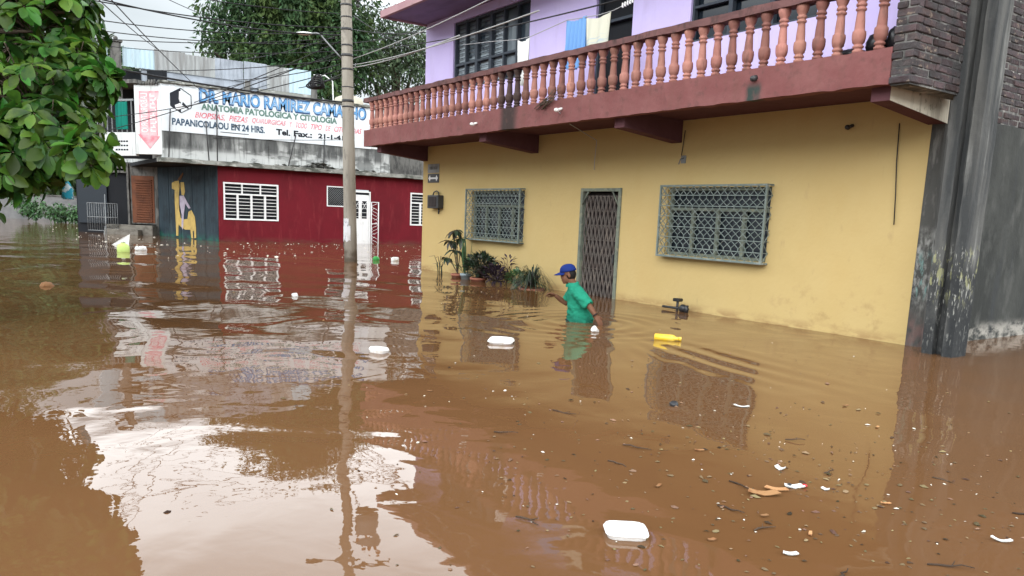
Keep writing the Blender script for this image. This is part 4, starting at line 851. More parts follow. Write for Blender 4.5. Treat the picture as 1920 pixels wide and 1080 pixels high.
CABLES = [
 ((-19.25,2.03,5.46),(-20.94,8.83,6.20),0.25,0.012), ((-18.47,2.22,5.36),(-20.91,8.82,6.00),0.30,0.014), ((-20.18,2.41,5.25),(-20.92,8.83,6.11),0.30,0.010),
 ((-21.33,2.53,5.24),(-20.87,8.81,5.80),0.25,0.010), ((-23.74,2.69,5.45),(-20.90,8.82,5.94),0.25,0.010), ((-30.73,3.63,6.48),(-20.84,8.80,5.59),0.30,0.010),
 ((-16.38,2.43,4.93),(-32.06,8.10,5.34),0.15,0.010), ((-17.69,2.40,5.18),(-33.67,6.68,7.09),0.10,0.010), ((-20.20,4.39,6.08),(-21.00,8.86,6.56),0.10,0.010),
 ((-20.40,4.09,6.04),(-31.81,9.57,7.94),0.10,0.008), ((-28.28,3.32,5.52),(-27.95,11.81,5.24),0.20,0.028), ((-32.46,3.86,3.60),(-20.85,8.80,5.63),0.25,0.012),
 ((-32.96,7.04,4.91),(-20.89,8.82,5.91),0.10,0.012), ((-32.81,7.41,5.43),(-20.83,8.79,5.55),0.15,0.010), ((-33.67,4.02,4.01),(-31.0,10.01,5.98),0.20,0.010),
 ((-32.34,4.21,4.24),(-20.76,8.77,5.12),0.30,0.012), ((-33.63,4.11,4.13),(-31.0,8.93,4.37),0.20,0.012), ((-33.66,4.02,3.98),(-28.70,11.96,3.97),0.25,0.010),
 ((-33.22,5.28,6.17),(-20.81,8.78,5.38),0.25,0.012), ((-31.87,8.95,6.10),(-20.79,8.78,5.26),0.15,0.012), ((-32.82,9.65,7.11),(-20.92,8.83,6.08),0.20,0.010),
 ((-20.66,8.92,5.15),(-12.26,7.25,4.40),0.12,0.012), ((-20.67,8.92,5.22),(-8.98,6.53,4.09),0.15,0.010), ((-20.75,8.99,5.81),(-14.47,7.80,4.97),0.08,0.009),
 ((-20.81,9.01,6.16),(-14.95,8.01,5.00),0.10,0.009), ((-20.68,8.96,5.39),(-10.19,6.72,4.58),0.10,0.009), ((-20.72,8.97,5.60),(-7.26,6.66,3.97),0.20,0.009),
 ((-20.86,9.03,6.52),(-15.38,8.18,4.67),0.10,0.010), ((-20.75,8.76,5.02),(-30.42,10.94,5.90),0.10,0.012), ((-20.63,8.91,4.96),(-22.68,12.86,4.91),0.20,0.010)]
for i, (a, b, sg, r) in enumerate(CABLES):
    a, b = Vector(a), Vector(b); ext = 1.0
    pts = [a.lerp(b, j/16)-Vector((0, 0, sg*4*(j/16)*(1-j/16)*.6)) for j in range(17)]
    c = MB(); c.tube(pts, r*1.15, 5); light = i in (21, 22, 25)
    lb = 'thick dark cable bundle slung along the top of the painted sign' if i == 10 else ('pale cable running from the utility pole past the purple wall' if light else ('thin dark cable strung from the utility pole towards the purple house' if i in (23, 24, 26, 27) else 'thin dark overhead cable strung across the street by the painted sign'))
    tag(obj('cable', c, 'wire_light' if light else 'wire', loc=tuple(a)), lb, 'cable', 'overhead cables')

# ------------------------------------------------------------------ trees
def leaf_mesh(mb, p, d, n, L, W, curl=.15, segs=4):
    """obovate leaf from p along d, face normal n"""
    d = d.normalized(); s_ = d.cross(n)
    if s_.length < 1e-4: s_ = d.orthogonal()
    s_.normalize(); n = s_.cross(d).normalized()
    prof = (0.06, .42, .78, 1.0, .86, .25) if segs == 5 else (0.08, .6, 1.0, .75, .12); k = len(prof); b = len(mb.v)
    for i, wv in enumerate(prof):
        t = i/(k-1); c = p+d*(L*t)-n*(curl*L*t*t); up = n*(W*wv*.22)
        mb.v += [c+s_*(W*wv*.5)+up, c, c-s_*(W*wv*.5)+up]
    for i in range(k-1):
        q = b+3*i; mb.f += [[q, q+3, q+4, q+1], [q+1, q+4, q+5, q+2]]; mb.mi += [0, 0]; mb.sm += [True, True]
def rv():
    while 1:
        q = Vector((random.uniform(-1, 1), random.uniform(-1, 1), random.uniform(-1, 1)))
        if .05 < q.length < 1: return q
NEAR = [((-9.99,0.74,3.06),0.72), ((-9.57,1.0,3.22),0.30), ((-9.27,1.08,2.67),0.26), ((-9.15,0.64,2.22),0.62), ((-8.50,0.74,1.92),0.38), ((-7.72,0.93,1.74),0.17), ((-8.66,0.36,1.72),0.33),
 ((-8.60,1.14,2.47),0.13), ((-10.76,-0.24,2.81),1.00), ((-9.94,-0.29,1.68),0.80), ((-11.14,-0.38,4.19),1.10), ((-10.26,0.67,4.09),0.70), ((-12.23,-1.36,3.14),1.10), ((-12.9,-.2,2.4),1.0), ((-11.6,.5,2.6),.7), ((-11.0,.6,2.0),.55), ((-12.5,.6,3.3),.7),
 ((-10.09,0.85,5.11),0.75), ((-11.68,-0.28,5.96),1.00), ((-9.43,1.13,5.29),0.60), ((-13.09,-1.61,5.27),1.20), ((-8.8,0.12,1.44),0.14)]
T = thing('almond_tree', 'broad-leaved almond tree with glossy leaf rosettes hanging over the left of the flood', 'tree', (-12.0, -1.6, -.8))
c = MB(); base = Vector((-12.0, -1.6, 0))
c.tube([base+Vector((0, 0, -.8)), base+Vector((.05, .1, 1)), base+Vector((.1, .2, 2.2)), base+Vector((.2, .4, 3.6)), base+Vector((.3, .6, 5.2))], [.26, .22, .19, .14, .06], 10)
crown = MB(); twigs = MB()
for (q, r) in NEAR:
    q = Vector(q); hub = base+Vector((.12, .25, max(1.9, min(4.6, q.z-.35)))); mid = hub.lerp(q, .55)+Vector((0, 0, .18))
    c.tube([hub, mid, q], [.05, .03, .014], 6)
    n_ = int(22+165*r*r) if r > .3 else 14
    for k in range(n_):
        dv = rv(); dv = dv.normalized()*(dv.length**.35); p = q+dv*r
        twigs.tube([q+dv*r*.25, q+dv*r*.6+Vector((0, 0, .03)), p], [.009, .006, .004], 4)
        ax_ = (dv*.8+Vector((0, 0, .55))+rv()*.35).normalized(); a0 = random.uniform(0, 6.28); e1 = ax_.orthogonal().normalized(); e2 = ax_.cross(e1)
        nl = random.randint(5, 10)
        for j in range(nl):
            a = a0+j*2.4; rad = e1*math.cos(a)+e2*math.sin(a); el = random.uniform(-.6, .6)
            d = (rad+ax_*el+Vector((0, 0, -.25))).normalized(); L_ = random.choice((1, 1, 1, .7))*random.uniform(.13, .225)
            leaf_mesh(crown, p+rad*.02, d, (ax_+rad*.1+rv()*.45).normalized(), L_, L_*random.uniform(.46, .62), random.uniform(.05, .35), 5)
obj('trunk', c, 'bark', T); obj('twigs', twigs, 'bark', T); obj('crown', crown, 'leaf', T, normals=False)

def far_tree(name, label, cat, clumps, base, mat, dens, size, group=None, trunk=True, gap=.5):
    t = thing(name, label, cat, base, group); b = Vector(base); tr = MB(); cr_ = MB()
    ctr = sum((Vector(q) for q, r in clumps), Vector())/len(clumps)
    if trunk: tr.tube([b, b.lerp(ctr, .3), b.lerp(ctr, .6), b.lerp(ctr, .9)], [.45, .36, .28, .16], 8)
    for q, r in clumps:
        q = Vector(q)
        if trunk: tr.tube([b.lerp(ctr, .55), b.lerp(ctr, .6).lerp(q, .5), q], [.18, .12, .05], 6)
        subs = [(q+rv()*r*.85, r*random.uniform(.22, .48)) for _ in range(int(10+r*r*4.2))]
        for (sc, sr) in subs:
            for _ in range(int(dens*sr*sr*14)):
                dv = rv(); p = sc+Vector((dv.x, dv.y, dv.z*.75)).normalized()*sr*random.uniform(.55, 1.05)
                d = (dv*.7+Vector((0, 0, -.45))+rv()*.6).normalized(); s_ = d.cross((dv+rv()*.8+Vector((0, 0, .5))).normalized())
                if s_.length < .05: continue
                s_.normalize(); L_ = size*random.uniform(.6, 1.25); i = len(cr_.v)
                cr_.v += [p, p+d*L_*.5+s_*L_*.2, p+d*L_, p+d*L_*.5-s_*L_*.2]; cr_.f.append([i, i+1, i+2, i+3]); cr_.mi.append(0); cr_.sm.append(False)
    if trunk: obj('trunk', tr, 'bark', t)
    obj('crown', cr_, mat, t, normals=False); return t
far_tree('almond_tree', 'second leafy tree added along the left of the flooded street to shade the water', 'tree', [((-21, .4, 3.6), 1.3), ((-22, -1.2, 4.4), 2.0), ((-20.5, -2.8, 3.6), 2.0), ((-24, .3, 5.0), 1.8), ((-25, -1.5, 3.2), 1.8), ((-18.5, -3.4, 5), 2.0), ((-22, -.3, 2.2), 1.0), ((-24, -2, 6.6), 1.8)], (-22.5, -2, -.8), 'leaf_far', 3.2, .3)  # extra canopy added to block sky and darken the water on the left
FAR1 = [((-47.43,12.78,10.51),1.50), ((-48.21,13.91,12.11),2.20), ((-47.04,15.69,12.49),3.00), ((-46.89,17.85,13.14),3.20), ((-46.29,14.21,9.84),2.20), ((-45.98,16.55,10.28),2.60), ((-45.60,18.98,10.74),2.60), ((-45.9,18.9,12.5),2.0), ((-44.06,17.08,8.81),1.80), ((-46.59,11.97,9.70),0.90), ((-45,17.5,7),2.2), ((-45.5,14.3,8.2),1.8)]
FAR2 = [((-48.48,22.33,12.14),2.20), ((-47.68,23.44,12.02),2.40), ((-47.69,25.17,11.96),2.20), ((-46.45,21.06,9.92),1.80), ((-46.22,23.12,9.86),2.00), ((-46.15,24.97,9.76),1.80), ((-50.22,24.4,12.9),.9)]
FAR3 = [((-44.59,22.04,4.21),1.30), ((-43.05,22.51,4.35),1.40), ((-42.28,23.38,3.61),1.60), ((-44.42,22.66,5.52),1.20)]
FAR4 = [((-89.88,6.17,7.43),7.00), ((-91.18,10.50,10.48),7.00), ((-100.14,2.01,12.96),8.00), ((-95.89,-2.65,6.50),7.00), ((-81.89,7.96,4.80),4.00)]
far_tree('mango_tree', 'big rounded dark green tree rising behind the corrugated roof of the clinic', 'tree', FAR1, (-46.5, 16.8, -.5), 'leaf_far', 8.5, .36)
far_tree('mango_tree', 'looser grey-green tree between the utility pole and the purple wall, sky showing through', 'tree', FAR2, (-47.5, 23.5, -.5), 'leaf_far2', 5.5, .33)
far_tree('garden_tree', 'dark low tree filling the gap beside the yellow house, behind the red building', 'tree', FAR3, (-43.5, 22.6, -.5), 'leaf_far', 3.5, .32)
far_tree('street_tree', 'distant dark tree closing the flooded street behind the almond leaves', 'tree', FAR4, (-92, 4, -.5), 'leaf_far', .9, 1.0)
far_tree('shrub', 'bright green shrub low over the water at the far left of the street', 'shrub', [((-54, 3.6, .75), .75), ((-53, 4.7, .6), .7), ((-52, 5.5, .45), .6), ((-54.5, 2.9, 1.3), .6)], (-53, 4.4, -.2), 'leaf_green', 70, .24, None, False)
t = thing('boundary_wall', 'grey wall standing in the flood at the far end of the street', 'wall', (-60, 3, 0)); c = MB(); c.box(-60.3, -60, -7, 9, -.8, 1.5); obj('wall_face', c, 'farwall', t); c = MB(); c.box(-60.35, -59.95, -7, 9, 1.502, 1.60); obj('coping', c, 'darkcol', t)
t = thing('poster_post', 'short pale concrete post covered in papers standing in the water by the railing', 'post', (-44, 5.38, 0)); c = MB(); c.tube([(-44, 5.38, -.8), (-44, 5.38, .6), (-44, 5.4, 1.55)], [.25, .24, .22], 12); obj('shaft', c, 'pole', t)
c = MB(); c.tube([(-44, 5.40, 1.2), (-44, 5.40, 1.56)], .255, 14); c.tube([(-44, 5.39, .1), (-44, 5.39, .75)], .262, 14); obj('poster', c, 'paper', t)
c = MB(); bp = Vector((-10.46, 1.04, 1.40)); rg = []
for k, (r, z) in enumerate(((.015, .20), (.012, .16), (.03, .12), (.05, .07), (.055, .02), (.058, -.03), (.05, -.05))):
    rg.append([bp+Vector((r*(1+.25*math.sin(3*j+k))*math.cos(.63*j), r*(1+.25*math.cos(2*j+k))*math.sin(.63*j), z)) for j in range(10)])
c.rings(rg); tag(obj('plastic_bag', c, 'teal_plastic', loc=tuple(bp)), 'small teal and white plastic bag hanging among the almond leaves', 'bag')

# ------------------------------------------------------------------ potted plants along the yellow wall
def pot(parent, x, y, r, zt, mat):
    c = MB(); c.lathe([(r*.75, zt-.32), (r*.92, zt-.05), (r*1.06, zt-.05), (r*1.06, zt), (r*.94, zt), (r*.9, zt-.03)], (x, y, 0), 16); obj('pot', c, mat, parent)
t = thing('potted_croton', 'tall potted plant with drooping dark palmate leaves nearest the house corner', 'potted plant', (-15.05, 8.95, 0)); pot(t, -14.85, 8.9, .14, .09, 'pot')
c = MB(); st = MB()
for (dx, dy, z, n_, L_) in ((-.12, 0, 1.02, 10, .27), (-.32, .02, .78, 10, .26), (-.02, -.05, .58, 10, .27), (-.44, 0, .40, 8, .2), (.02, .05, .86, 8, .24)):
    tp = Vector((-14.95+dx, 8.95+dy, z)); st.tube([(-14.85, 8.9, .1), Vector((-14.88, 8.92, .1)).lerp(tp, .5)+Vector((.03, 0, 0)), tp], [.014, .011, .007], 5)
    for k in range(n_):
        a = k*2.4; d = Vector((math.cos(a), math.sin(a)*.8, random.uniform(-.75, .25))); leaf_mesh(c, tp, d, Vector((0, 0, 1)), L_*random.uniform(.7, 1.1), .10, .5)
obj('stem', st, 'bark', t); obj('leaves', c, 'leaf_dark', t, normals=False)
t = thing('reedy_plant', 'thin reedy plant with long bent stems at the corner of the yellow wall', 'plant', (-15.75, 8.95, 0)); c = MB()
for k in range(9):
    a = random.uniform(0, 6.28); d = Vector((math.cos(a), math.sin(a)*.5, 0)); L_ = random.uniform(.25, .5); b = Vector((-15.7+random.uniform(-.1, .1), 8.95, -.05))
    c.tube([b, b+d*.08*L_+Vector((0, 0, L_*.6)), b+d*.3*L_+Vector((0, 0, L_*.95)), b+d*.7*L_+Vector((0, 0, L_*.9))], [.009, .008, .006, .003], 4)
obj('stems', c, 'leaf_dark', t)
t = thing('snake_plant', 'upright sword-leaved plant in a pale blue pot under the smaller grilled window', 'potted plant', (-14.5, 8.95, 0)); pot(t, -14.5, 8.9, .12, .12, 'pot_blue'); c = MB()
for k in range(13):
    a = random.uniform(0, 6.28); ln_ = random.uniform(.45, .85); d = Vector((math.cos(a)*.22, math.sin(a)*.15, 1)); leaf_mesh(c, Vector((-14.5+random.uniform(-.07, .07), 8.9+random.uniform(-.05, .05), .08)), d, Vector((math.cos(a), math.sin(a), .1)), ln_, .055, .05)
for k in range(10):
    a = k*.7; leaf_mesh(c, Vector((-14.62, 8.9, .12)), Vector((math.cos(a), math.sin(a)*.5, .9)), Vector((0, 0, 1)), random.uniform(.3, .5), .03, .4)
obj('leaves', c, 'leaf_green', t, normals=False)
def bush(name, label, x, y, r, h, n_, mat, pm=None, cat='potted plant', L_=.11, dz=0):
    t = thing(name, label, cat, (x, y, 0))
    if pm: pot(t, x, y-.05, min(.17, r*.7), .08, pm)
    c = MB(); st = MB()
    for k in range(n_):
        dv = rv(); p = Vector((x+dv.x*r, y+dv.y*r*.6, dz+.08+h*(.5+.5*dv.z)))
        d = (Vector((dv.x, dv.y, .5+dv.z*.5))+rv()*.5).normalized(); leaf_mesh(c, p, d, (Vector((0, 0, 1))+rv()*.6).normalized(), L_*random.uniform(.7, 1.3), L_*.42, .3)
        if k % 8 == 0: st.tube([(x, y-.03, 0), (x+dv.x*r*.4, y+dv.y*r*.3, h*.4), p], [.009, .007, .004], 4)
    obj('stem', st, 'bark', t); obj('leaves', c, mat, t, normals=False)
bush('potted_bush', 'dense dark green bush in a terracotta pot beside the sword-leaved plant', -13.95, 8.92, .44, .48, 560, 'leaf_dark', 'pot')
bush('potted_bush', 'low purple-leaved bush at the foot of the wall right of the terracotta pots', -13.38, 8.93, .36, .34, 240, 'leaf_purple', dz=-.06)
bush('young_shrub', 'small open shrub with few upright leafy stems beside the purple-leaved bush', -13.12, 9.05, .18, .5, 38, 'leaf_purple', None, 'plant', .1)
bush('low_plant', 'low round mound of green leaves touching the water left of the spider plant', -12.64, 8.96, .32, .22, 220, 'leaf_green', None, 'plant', .09)
t = thing('spider_plant', 'fountain-shaped plant with thin arching blades in front of the yellow wall', 'potted plant', (-12.15, 8.95, 0)); pot(t, -12.15, 8.95, .24, .03, 'pot'); c = MB()
for k in range(210):
    a = random.uniform(0, 6.28); L_ = random.uniform(.35, .68); el = random.uniform(.35, 1.3); d = Vector((math.cos(a), math.sin(a), 0)); s_ = Vector((-math.sin(a), math.cos(a), 0)); p0 = Vector((-12.15, 8.95, .05)); i0 = len(c.v); vx = math.cos(el)*L_*1.1; vz = math.sin(el)*L_*2.3
    for j in range(6):
        u_ = j/5; p = p0+d*(.04+vx*u_)+Vector((0, 0, vz*u_-L_*1.75*u_*u_)); wd = .011*(1-u_*.85); c.v += [p+s_*wd, p-s_*wd]
    for j in range(5): q0 = i0+2*j; c.f.append([q0, q0+2, q0+3, q0+1]); c.mi.append(0); c.sm.append(True)
obj('blades', c, 'leaf_dark', t, normals=False)

# ------------------------------------------------------------------ the wading man
MAN = Vector((-8.09, 6.77, 0)); fa = math.atan2(-.80, -.60)
PM = Matrix.Translation(MAN) @ Matrix.Rotation(fa, 4, 'Z')
PR = thing('person', 'person in a blue cap and green polo shirt wading waist-deep past the yellow house', 'person', tuple(MAN))
from mathutils import noise as mnoise
def remeshed(name, mb, mat, vox, smooth=4, parent=PR, wrinkle=0):
    me = bpy.data.meshes.new(name); me.from_pydata(mb.v, [], mb.f); ob = bpy.data.objects.new(name, me); COL.objects.link(ob)
    bm = bmesh.new(); bm.from_mesh(me); bmesh.ops.recalc_face_normals(bm, faces=bm.faces); bm.to_mesh(me); bm.free()
    r = ob.modifiers.new('r', 'REMESH'); r.mode = 'VOXEL'; r.voxel_size = vox
    s_ = ob.modifiers.new('s', 'SMOOTH'); s_.iterations = smooth; s_.factor = .5
    me2 = evalmesh(ob); bpy.data.objects.remove(ob)
    if wrinkle:
        for v_ in me2.vertices:
            q = v_.co; k = .6+1.2*max(0, min(1, (.35-q.z)/.35)); v_.co = q+v_.normal*wrinkle*k*(mnoise.noise(Vector((q.x*7+q.z*5, q.y*6, q.z*17-q.x*9)))+.5*mnoise.noise(Vector((q.x*15, q.y*13, q.z*30+q.x*12))))
    me2.transform(Matrix.Translation(-MAN) @ PM)
    for p in me2.polygons: p.use_smooth = True
    me2.materials.clear(); me2.materials.append(M[mat]); q = bpy.data.objects.new(name, me2); COL.objects.link(q); q.parent = parent; return q
def eloft(mb, secs, n=20):
    rg = []
    for (u_, v_, z, ru, rv_) in secs: rg.append([Vector((u_+ru*math.cos(2*math.pi*k/n), v_+rv_*math.sin(2*math.pi*k/n), z)) for k in range(n)])
    mb.rings(rg)
HM = Matrix.Translation((.175, 0, .635)) @ Matrix.Rotation(R(12), 4, 'Y')
def hd(mb): return mb.xf(HM)
body = MB()
eloft(body, [(-.02, 0, -.25, .13, .165), (0, 0, -.05, .14, .165), (.01, 0, .12, .125, .16), (.035, 0, .28, .115, .165), (.06, 0, .40, .10, .165), (.085, 0, .465, .08, .14), (.105, 0, .50, .06, .08)])
body.tube([(.085, 0, .44), (.12, 0, .53), (.155, 0, .60)], [.068, .06, .058], 12)
hm = MB(); hm.ell((-.005, 0, .035), (.098, .076, .098)); hm.ell((.03, 0, -.045), (.066, .060, .078)); hm.ell((.062, 0, -.098), (.030, .035, .026)); hm.ell((.082, 0, .012), (.02, .05, .016))
hm.rings([[Vector((.085+.004, .012*math.cos(a), .012*math.sin(a)+.005)) for a in [k*math.pi/4 for k in range(8)]], [Vector((.108, .015*math.cos(a), .012*math.sin(a)-.03)) for a in [k*math.pi/4 for k in range(8)]], [Vector((.085, .017*math.cos(a), .012*math.sin(a)-.042)) for a in [k*math.pi/4 for k in range(8)]]])
hm.ell((.088, 0, -.064), (.013, .026, .009)); hm.ell((.085, 0, -.078), (.014, .023, .009))
for s_ in (-1, 1): hm.ell((-.008, s_*.078, -.015), (.022, .012, .033), 10, 7)
hd(hm); body.add(hm.v, hm.f)
def hand(mb, wrist, d, up, curl, side):
    d = Vector(d).normalized(); s_ = d.cross(Vector(up)).normalized(); up = s_.cross(d).normalized(); w_ = Vector(wrist)
    rt = Matrix((s_, d, up)).transposed(); mb.ell(w_+d*.048, (.042, .056, .018), 12, 8, rot=rt)
    for k in range(4):
        o = s_*(-.031+.0207*k); L_ = (.062, .075, .070, .054)[k]; p = w_+d*.088+o; q = [p-d*.02, p]; dd = d
        for j in range(3):
            ang = curl*(.55+.35*j+.08*k); dd = (d*math.cos(ang)-up*math.sin(ang)); p = p+dd*(L_*(.46, .30, .24)[j]); q.append(p)
        mb.tube(q, [.0105, .0105, .0095, .0088, .0075], 8)
    th = s_*(-side); p0 = w_+d*.02+th*.028; mb.tube([p0, p0+th*.028+d*.022-up*.008, p0+th*.036+d*.05-up*.016, p0+th*.030+d*.072-up*.024], [.016, .0125, .011, .0085], 8)
# near (left) arm swings back and down, far (right) arm reaches forward
body.tube([(.06, .165, .425), (-.02, .235, .345), (-.115, .285, .245), (-.155, .31, .19), (-.205, .335, .125)], [.058, .05, .042, .038, .028], 12)
hand(body, (-.205, .335, .125), (-.55, .15, -.82), (-.5, .8, .3), .45, 1)
body.tube([(.075, -.165, .425), (.13, -.215, .31), (.185, -.23, .215), (.245, -.215, .265), (.325, -.17, .325)], [.055, .048, .04, .037, .027], 12)
hand(body, (.325, -.17, .325), (.9, .3, .25), (-.1, -.5, .9), .85, -1)
for s_ in (-1, 1): body.tube([(0, s_*.09, -.15), (.06*s_, s_*.095, -.45), (-.02+.05*s_, s_*.095, -.82)], [.095, .07, .05], 12)
remeshed('body', body, 'skin', .0065, 3)
sh = MB()
eloft(sh, [(.005, 0, -.16, .180, .205), (-.006, 0, -.02, .188, .205), (-.008, 0, .05, .182, .200), (-.004, 0, .14, .166, .194), (.022, 0, .28, .145, .190), (.05, 0, .39, .128, .188), (.07, 0, .445, .108, .170), (.092, 0, .49, .085, .12), (.105, 0, .525, .074, .082)], 24)
sh.tube([(.05, .135, .42), (.01, .205, .375), (-.045, .25, .315), (-.105, .285, .255)], [.085, .088, .085, .082], 14)
sh.tube([(.07, -.135, .42), (.115, -.2, .34), (.155, -.225, .265)], [.08, .082, .08], 14)
remeshed('shirt', sh, 'shirt', .009, 3, wrinkle=.013)
c = MB(); rg = []
for (z, r, o) in ((.485, .094, 0), (.508, .092, .004), (.522, .086, .008), (.51, .076, .008)): rg.append([Vector((.108+o+r*.95*math.cos(2*math.pi*k/18), r*math.sin(2*math.pi*k/18), z-.25*r*math.cos(2*math.pi*k/18))) for k in range(18)])
c.rings(rg, cap=False); remeshed('collar', c.xf(Matrix.Identity(4)), 'shirt_dark', .007, 1) if False else obj('collar', c.xf(PM), 'shirt_dark', PR)
tr = MB(); eloft(tr, [(-.02, 0, -.3, .15, .185), (0, 0, -.02, .165, .19), (.02, 0, .035, .168, .188)])
for s_ in (-1, 1): tr.tube([(0, s_*.09, -.15), (.06*s_, s_*.095, -.45), (-.02+.05*s_, s_*.095, -.80)], [.115, .09, .075], 12)
remeshed('trousers', tr, 'trousers', .012, 2)
c = MB(); c.ell((-.028, 0, -.005), (.082, .080, .092), 16, 10); hd(c); remeshed('hair', c, 'hair', .008, 1)
cp = MB(); rg = []
for k in range(8):
    a = math.pi/2*k/7.4; rg.append([Vector((-.006+.112*math.cos(a)**.75*math.cos(2*math.pi*j/20), .090*math.cos(a)**.75*math.sin(2*math.pi*j/20), .038+.098*math.sin(a)-.018*math.cos(2*math.pi*j/20)*0)) for j in range(20)])
cp.rings(rg)
vz = []
for s_ in (0, 1):
    for i in range(7):
        for j in range(11):
            u_ = i/6; a = -1.15+2.3*j/10; r0 = .098+.085*u_*math.cos(a*.85)
            vz.append(Vector((r0*math.cos(a)*1.0+.004, .086*math.sin(a)*(1-.12*u_), .044-.022*u_-.016*math.sin(a)**2-s_*.008)))
f_ = []
for s_ in (0, 1):
    for i in range(6):
        for j in range(10): b = s_*77+i*11+j; f_.append((b, b+1, b+12, b+11))
for (seq) in ([(i*11, (i+1)*11) for i in range(6)], [(i*11+10, (i+1)*11+10) for i in range(6)], [(66+j, 67+j) for j in range(10)], [(j, j+1) for j in range(10)]):
    for a, b in seq: f_.append((a, b, b+77, a+77))
cap_o = obj('cap', MB().add(hd(cp).v, cp.f, 0, True).xf(PM), 'cap', PR); vb = MB().add(vz, f_, 0, True); hd(vb); obj('visor', vb.xf(PM), 'cap', cap_o)
for s_ in (-1, 1):
    c = MB(); c.ell((.083, s_*.032, -.006), (.010, .013, .008), 8, 6); hd(c); obj('eye', c.xf(PM), 'eye', PR)
c = MB(); c.tube([(-.188, .328, .148), (-.198, .332, .134)], .036, 12); obj('wristband', c.xf(PM), 'wristband', PR)

# ------------------------------------------------------------------ things floating on the flood
def foam_box(x, y, L_, W_, Hh, rz, label, rx=0, lidopen=False):
    c = MB(); rg = []
    def ring(l, w_, z, n=28):
        out = []
        for k in range(n):
            a = 2*math.pi*k/n+.05*math.sin(3*k+rz*9); l2 = l*(1+.07*math.sin(a+rz*7)+.05*math.sin(2*a+rz*3)); ca, sa = math.cos(a), math.sin(a); p = .38
            out.append(Vector((l2*math.copysign(abs(ca)**p, ca), w_*math.copysign(abs(sa)**p, sa), z+random.uniform(-.001, .001))))
        return out
    l, w_ = L_/2, W_/2
    rg = [ring(l*.80, w_*.80, -.03), ring(l*.93, w_*.93, Hh*.3), ring(l, w_, Hh*.45), ring(l*1.02, w_*1.02, Hh*.5), ring(l, w_, Hh*.55), ring(l*.93, w_*.92, Hh*.85), ring(l*.84, w_*.82, Hh), ring(l*.62, w_*.58, Hh*1.02), ring(l*.56, w_*.52, Hh*.93)]
    c.rings(rg); c.xf(Matrix.Translation((x, y, 0)) @ Matrix.Rotation(rz, 4, 'Z') @ Matrix.Rotation(rx, 4, 'X'))
    return tag(obj('foam_container', c, 'foam', loc=(x, y, 0)), label, 'container', 'foam food containers')
foam_box(-2.36, 2.31, .185, .15, .04, .9, 'large white foam container lid floating nearest, alone in the brown water')
foam_box(-6.97, 4.76, .27, .22, .05, .75, 'white foam tray floating between the grilled window reflection and the wading person', .08)
foam_box(-6.91, 3.28, .17, .14, .055, .5, 'small white foam box floating left of the foam tray, near the pole reflection', -.1)
t = thing('plastic_bottle', 'yellow plastic bottle lying on the water behind the wading person', 'bottle', (-6.46, 6.78, 0), None, R(38)); c = MB()
for p in ([(-.15, .038), (-.145, .045), (.06, .045), (.075, .040), (.10, .022), (.135, .022)],):
    c.rings([[Vector((x, r*math.cos(2*math.pi*k/14), .02+r*math.sin(2*math.pi*k/14))) for k in range(14)] for x, r in p])
obj('bottle_body', c, 'yellow_plastic', t, local=True); c = MB(); c.rings([[Vector((x, .025*math.cos(2*math.pi*k/12), .02+.025*math.sin(2*math.pi*k/12))) for k in range(12)] for x in (.135, .165)]); obj('bottle_cap', c, 'yellow_plastic', t, local=True)
c = MB(); c.rings([[Vector((r*math.cos(2*math.pi*k/14), r*math.sin(2*math.pi*k/14), z)) for k in range(14)] for r, z in ((.028, -.03), (.036, .03), (.042, .05), (.034, .052), (.026, .0))]); c.xf(Matrix.Translation((-7.27, 6.37, .015)) @ Matrix.Rotation(1.0, 4, 'X')); tag(obj('plastic_cup', c, 'white_plastic', loc=(-7.27, 6.37, 0)), 'crumpled white plastic cup floating just behind the wading person', 'cup')
t = thing('plastic_jug', 'pale lime jug bobbing upright in the middle of the far left water', 'jug', (-23.8, 3.62, 0)); c = MB(); c.lathe([(.12, -.1), (.16, .0), (.16, .14), (.12, .20), (.05, .235), (.05, .25)], (-23.8, 3.62, 0), 14); obj('jug_body', c, 'lime', t); c = MB(); c.lathe([(.055, .25), (.055, .29), (.02, .30)], (-23.8, 3.62, 0), 10); obj('lid', c, 'white_plastic', t)
c = MB(); c.poly([(-27.7, 3.9, .0), (-27.5, 4.35, .0), (-27.55, 4.40, .34), (-27.6, 4.15, .2)], (.05, -.02, .0), .6); tag(obj('board_scrap', c, 'white_plastic', loc=(-27.6, 4.15, 0)), 'pale grey triangular scrap sticking out of the water behind the lime jug', 'scrap')
def blob(name, x, y, r, h, mat, label, cat, group=None, jit=.25, sx=1, rz=0):
    c = MB(); c.ell((0, 0, h*.3), (r*sx, r, h), 12, 8)
    for p in c.v: p *= 1+random.uniform(-jit, jit)*.5
    c.xf(Matrix.Translation((x, y, 0)) @ Matrix.Rotation(rz, 4, 'Z')); return tag(obj(name, c, mat, loc=(x, y, 0)), label, cat, group)
blob('coconut_husk', -14.07, 1.04, .10, .06, 'dead_leaf', 'round brown husk floating alone at the far left', 'husk')
blob('foam_scrap', -24.7, 4.22, .16, .08, 'foam', 'white foam scrap floating right of the lime jug', 'scrap', None, .6)
blob('plastic_ball', -20.55, 9.62, .10, .09, 'green_plastic', 'small green ball floating beside the base of the utility pole', 'ball', None, .04)
blob('foam_scrap', -20.34, 10.12, .11, .08, 'foam', 'white foam scrap floating right of the green ball', 'scrap', None, .5)
blob('stone_lump', -4.01, 4.33, .035, .03, 'dark_lump', 'small black lump floating below the window reflection', 'lump')
blob('plastic_wad', -11.9, 4.2, .05, .04, 'foam', 'tiny crumpled white wad floating left of the small foam box', 'wad', None, .8)
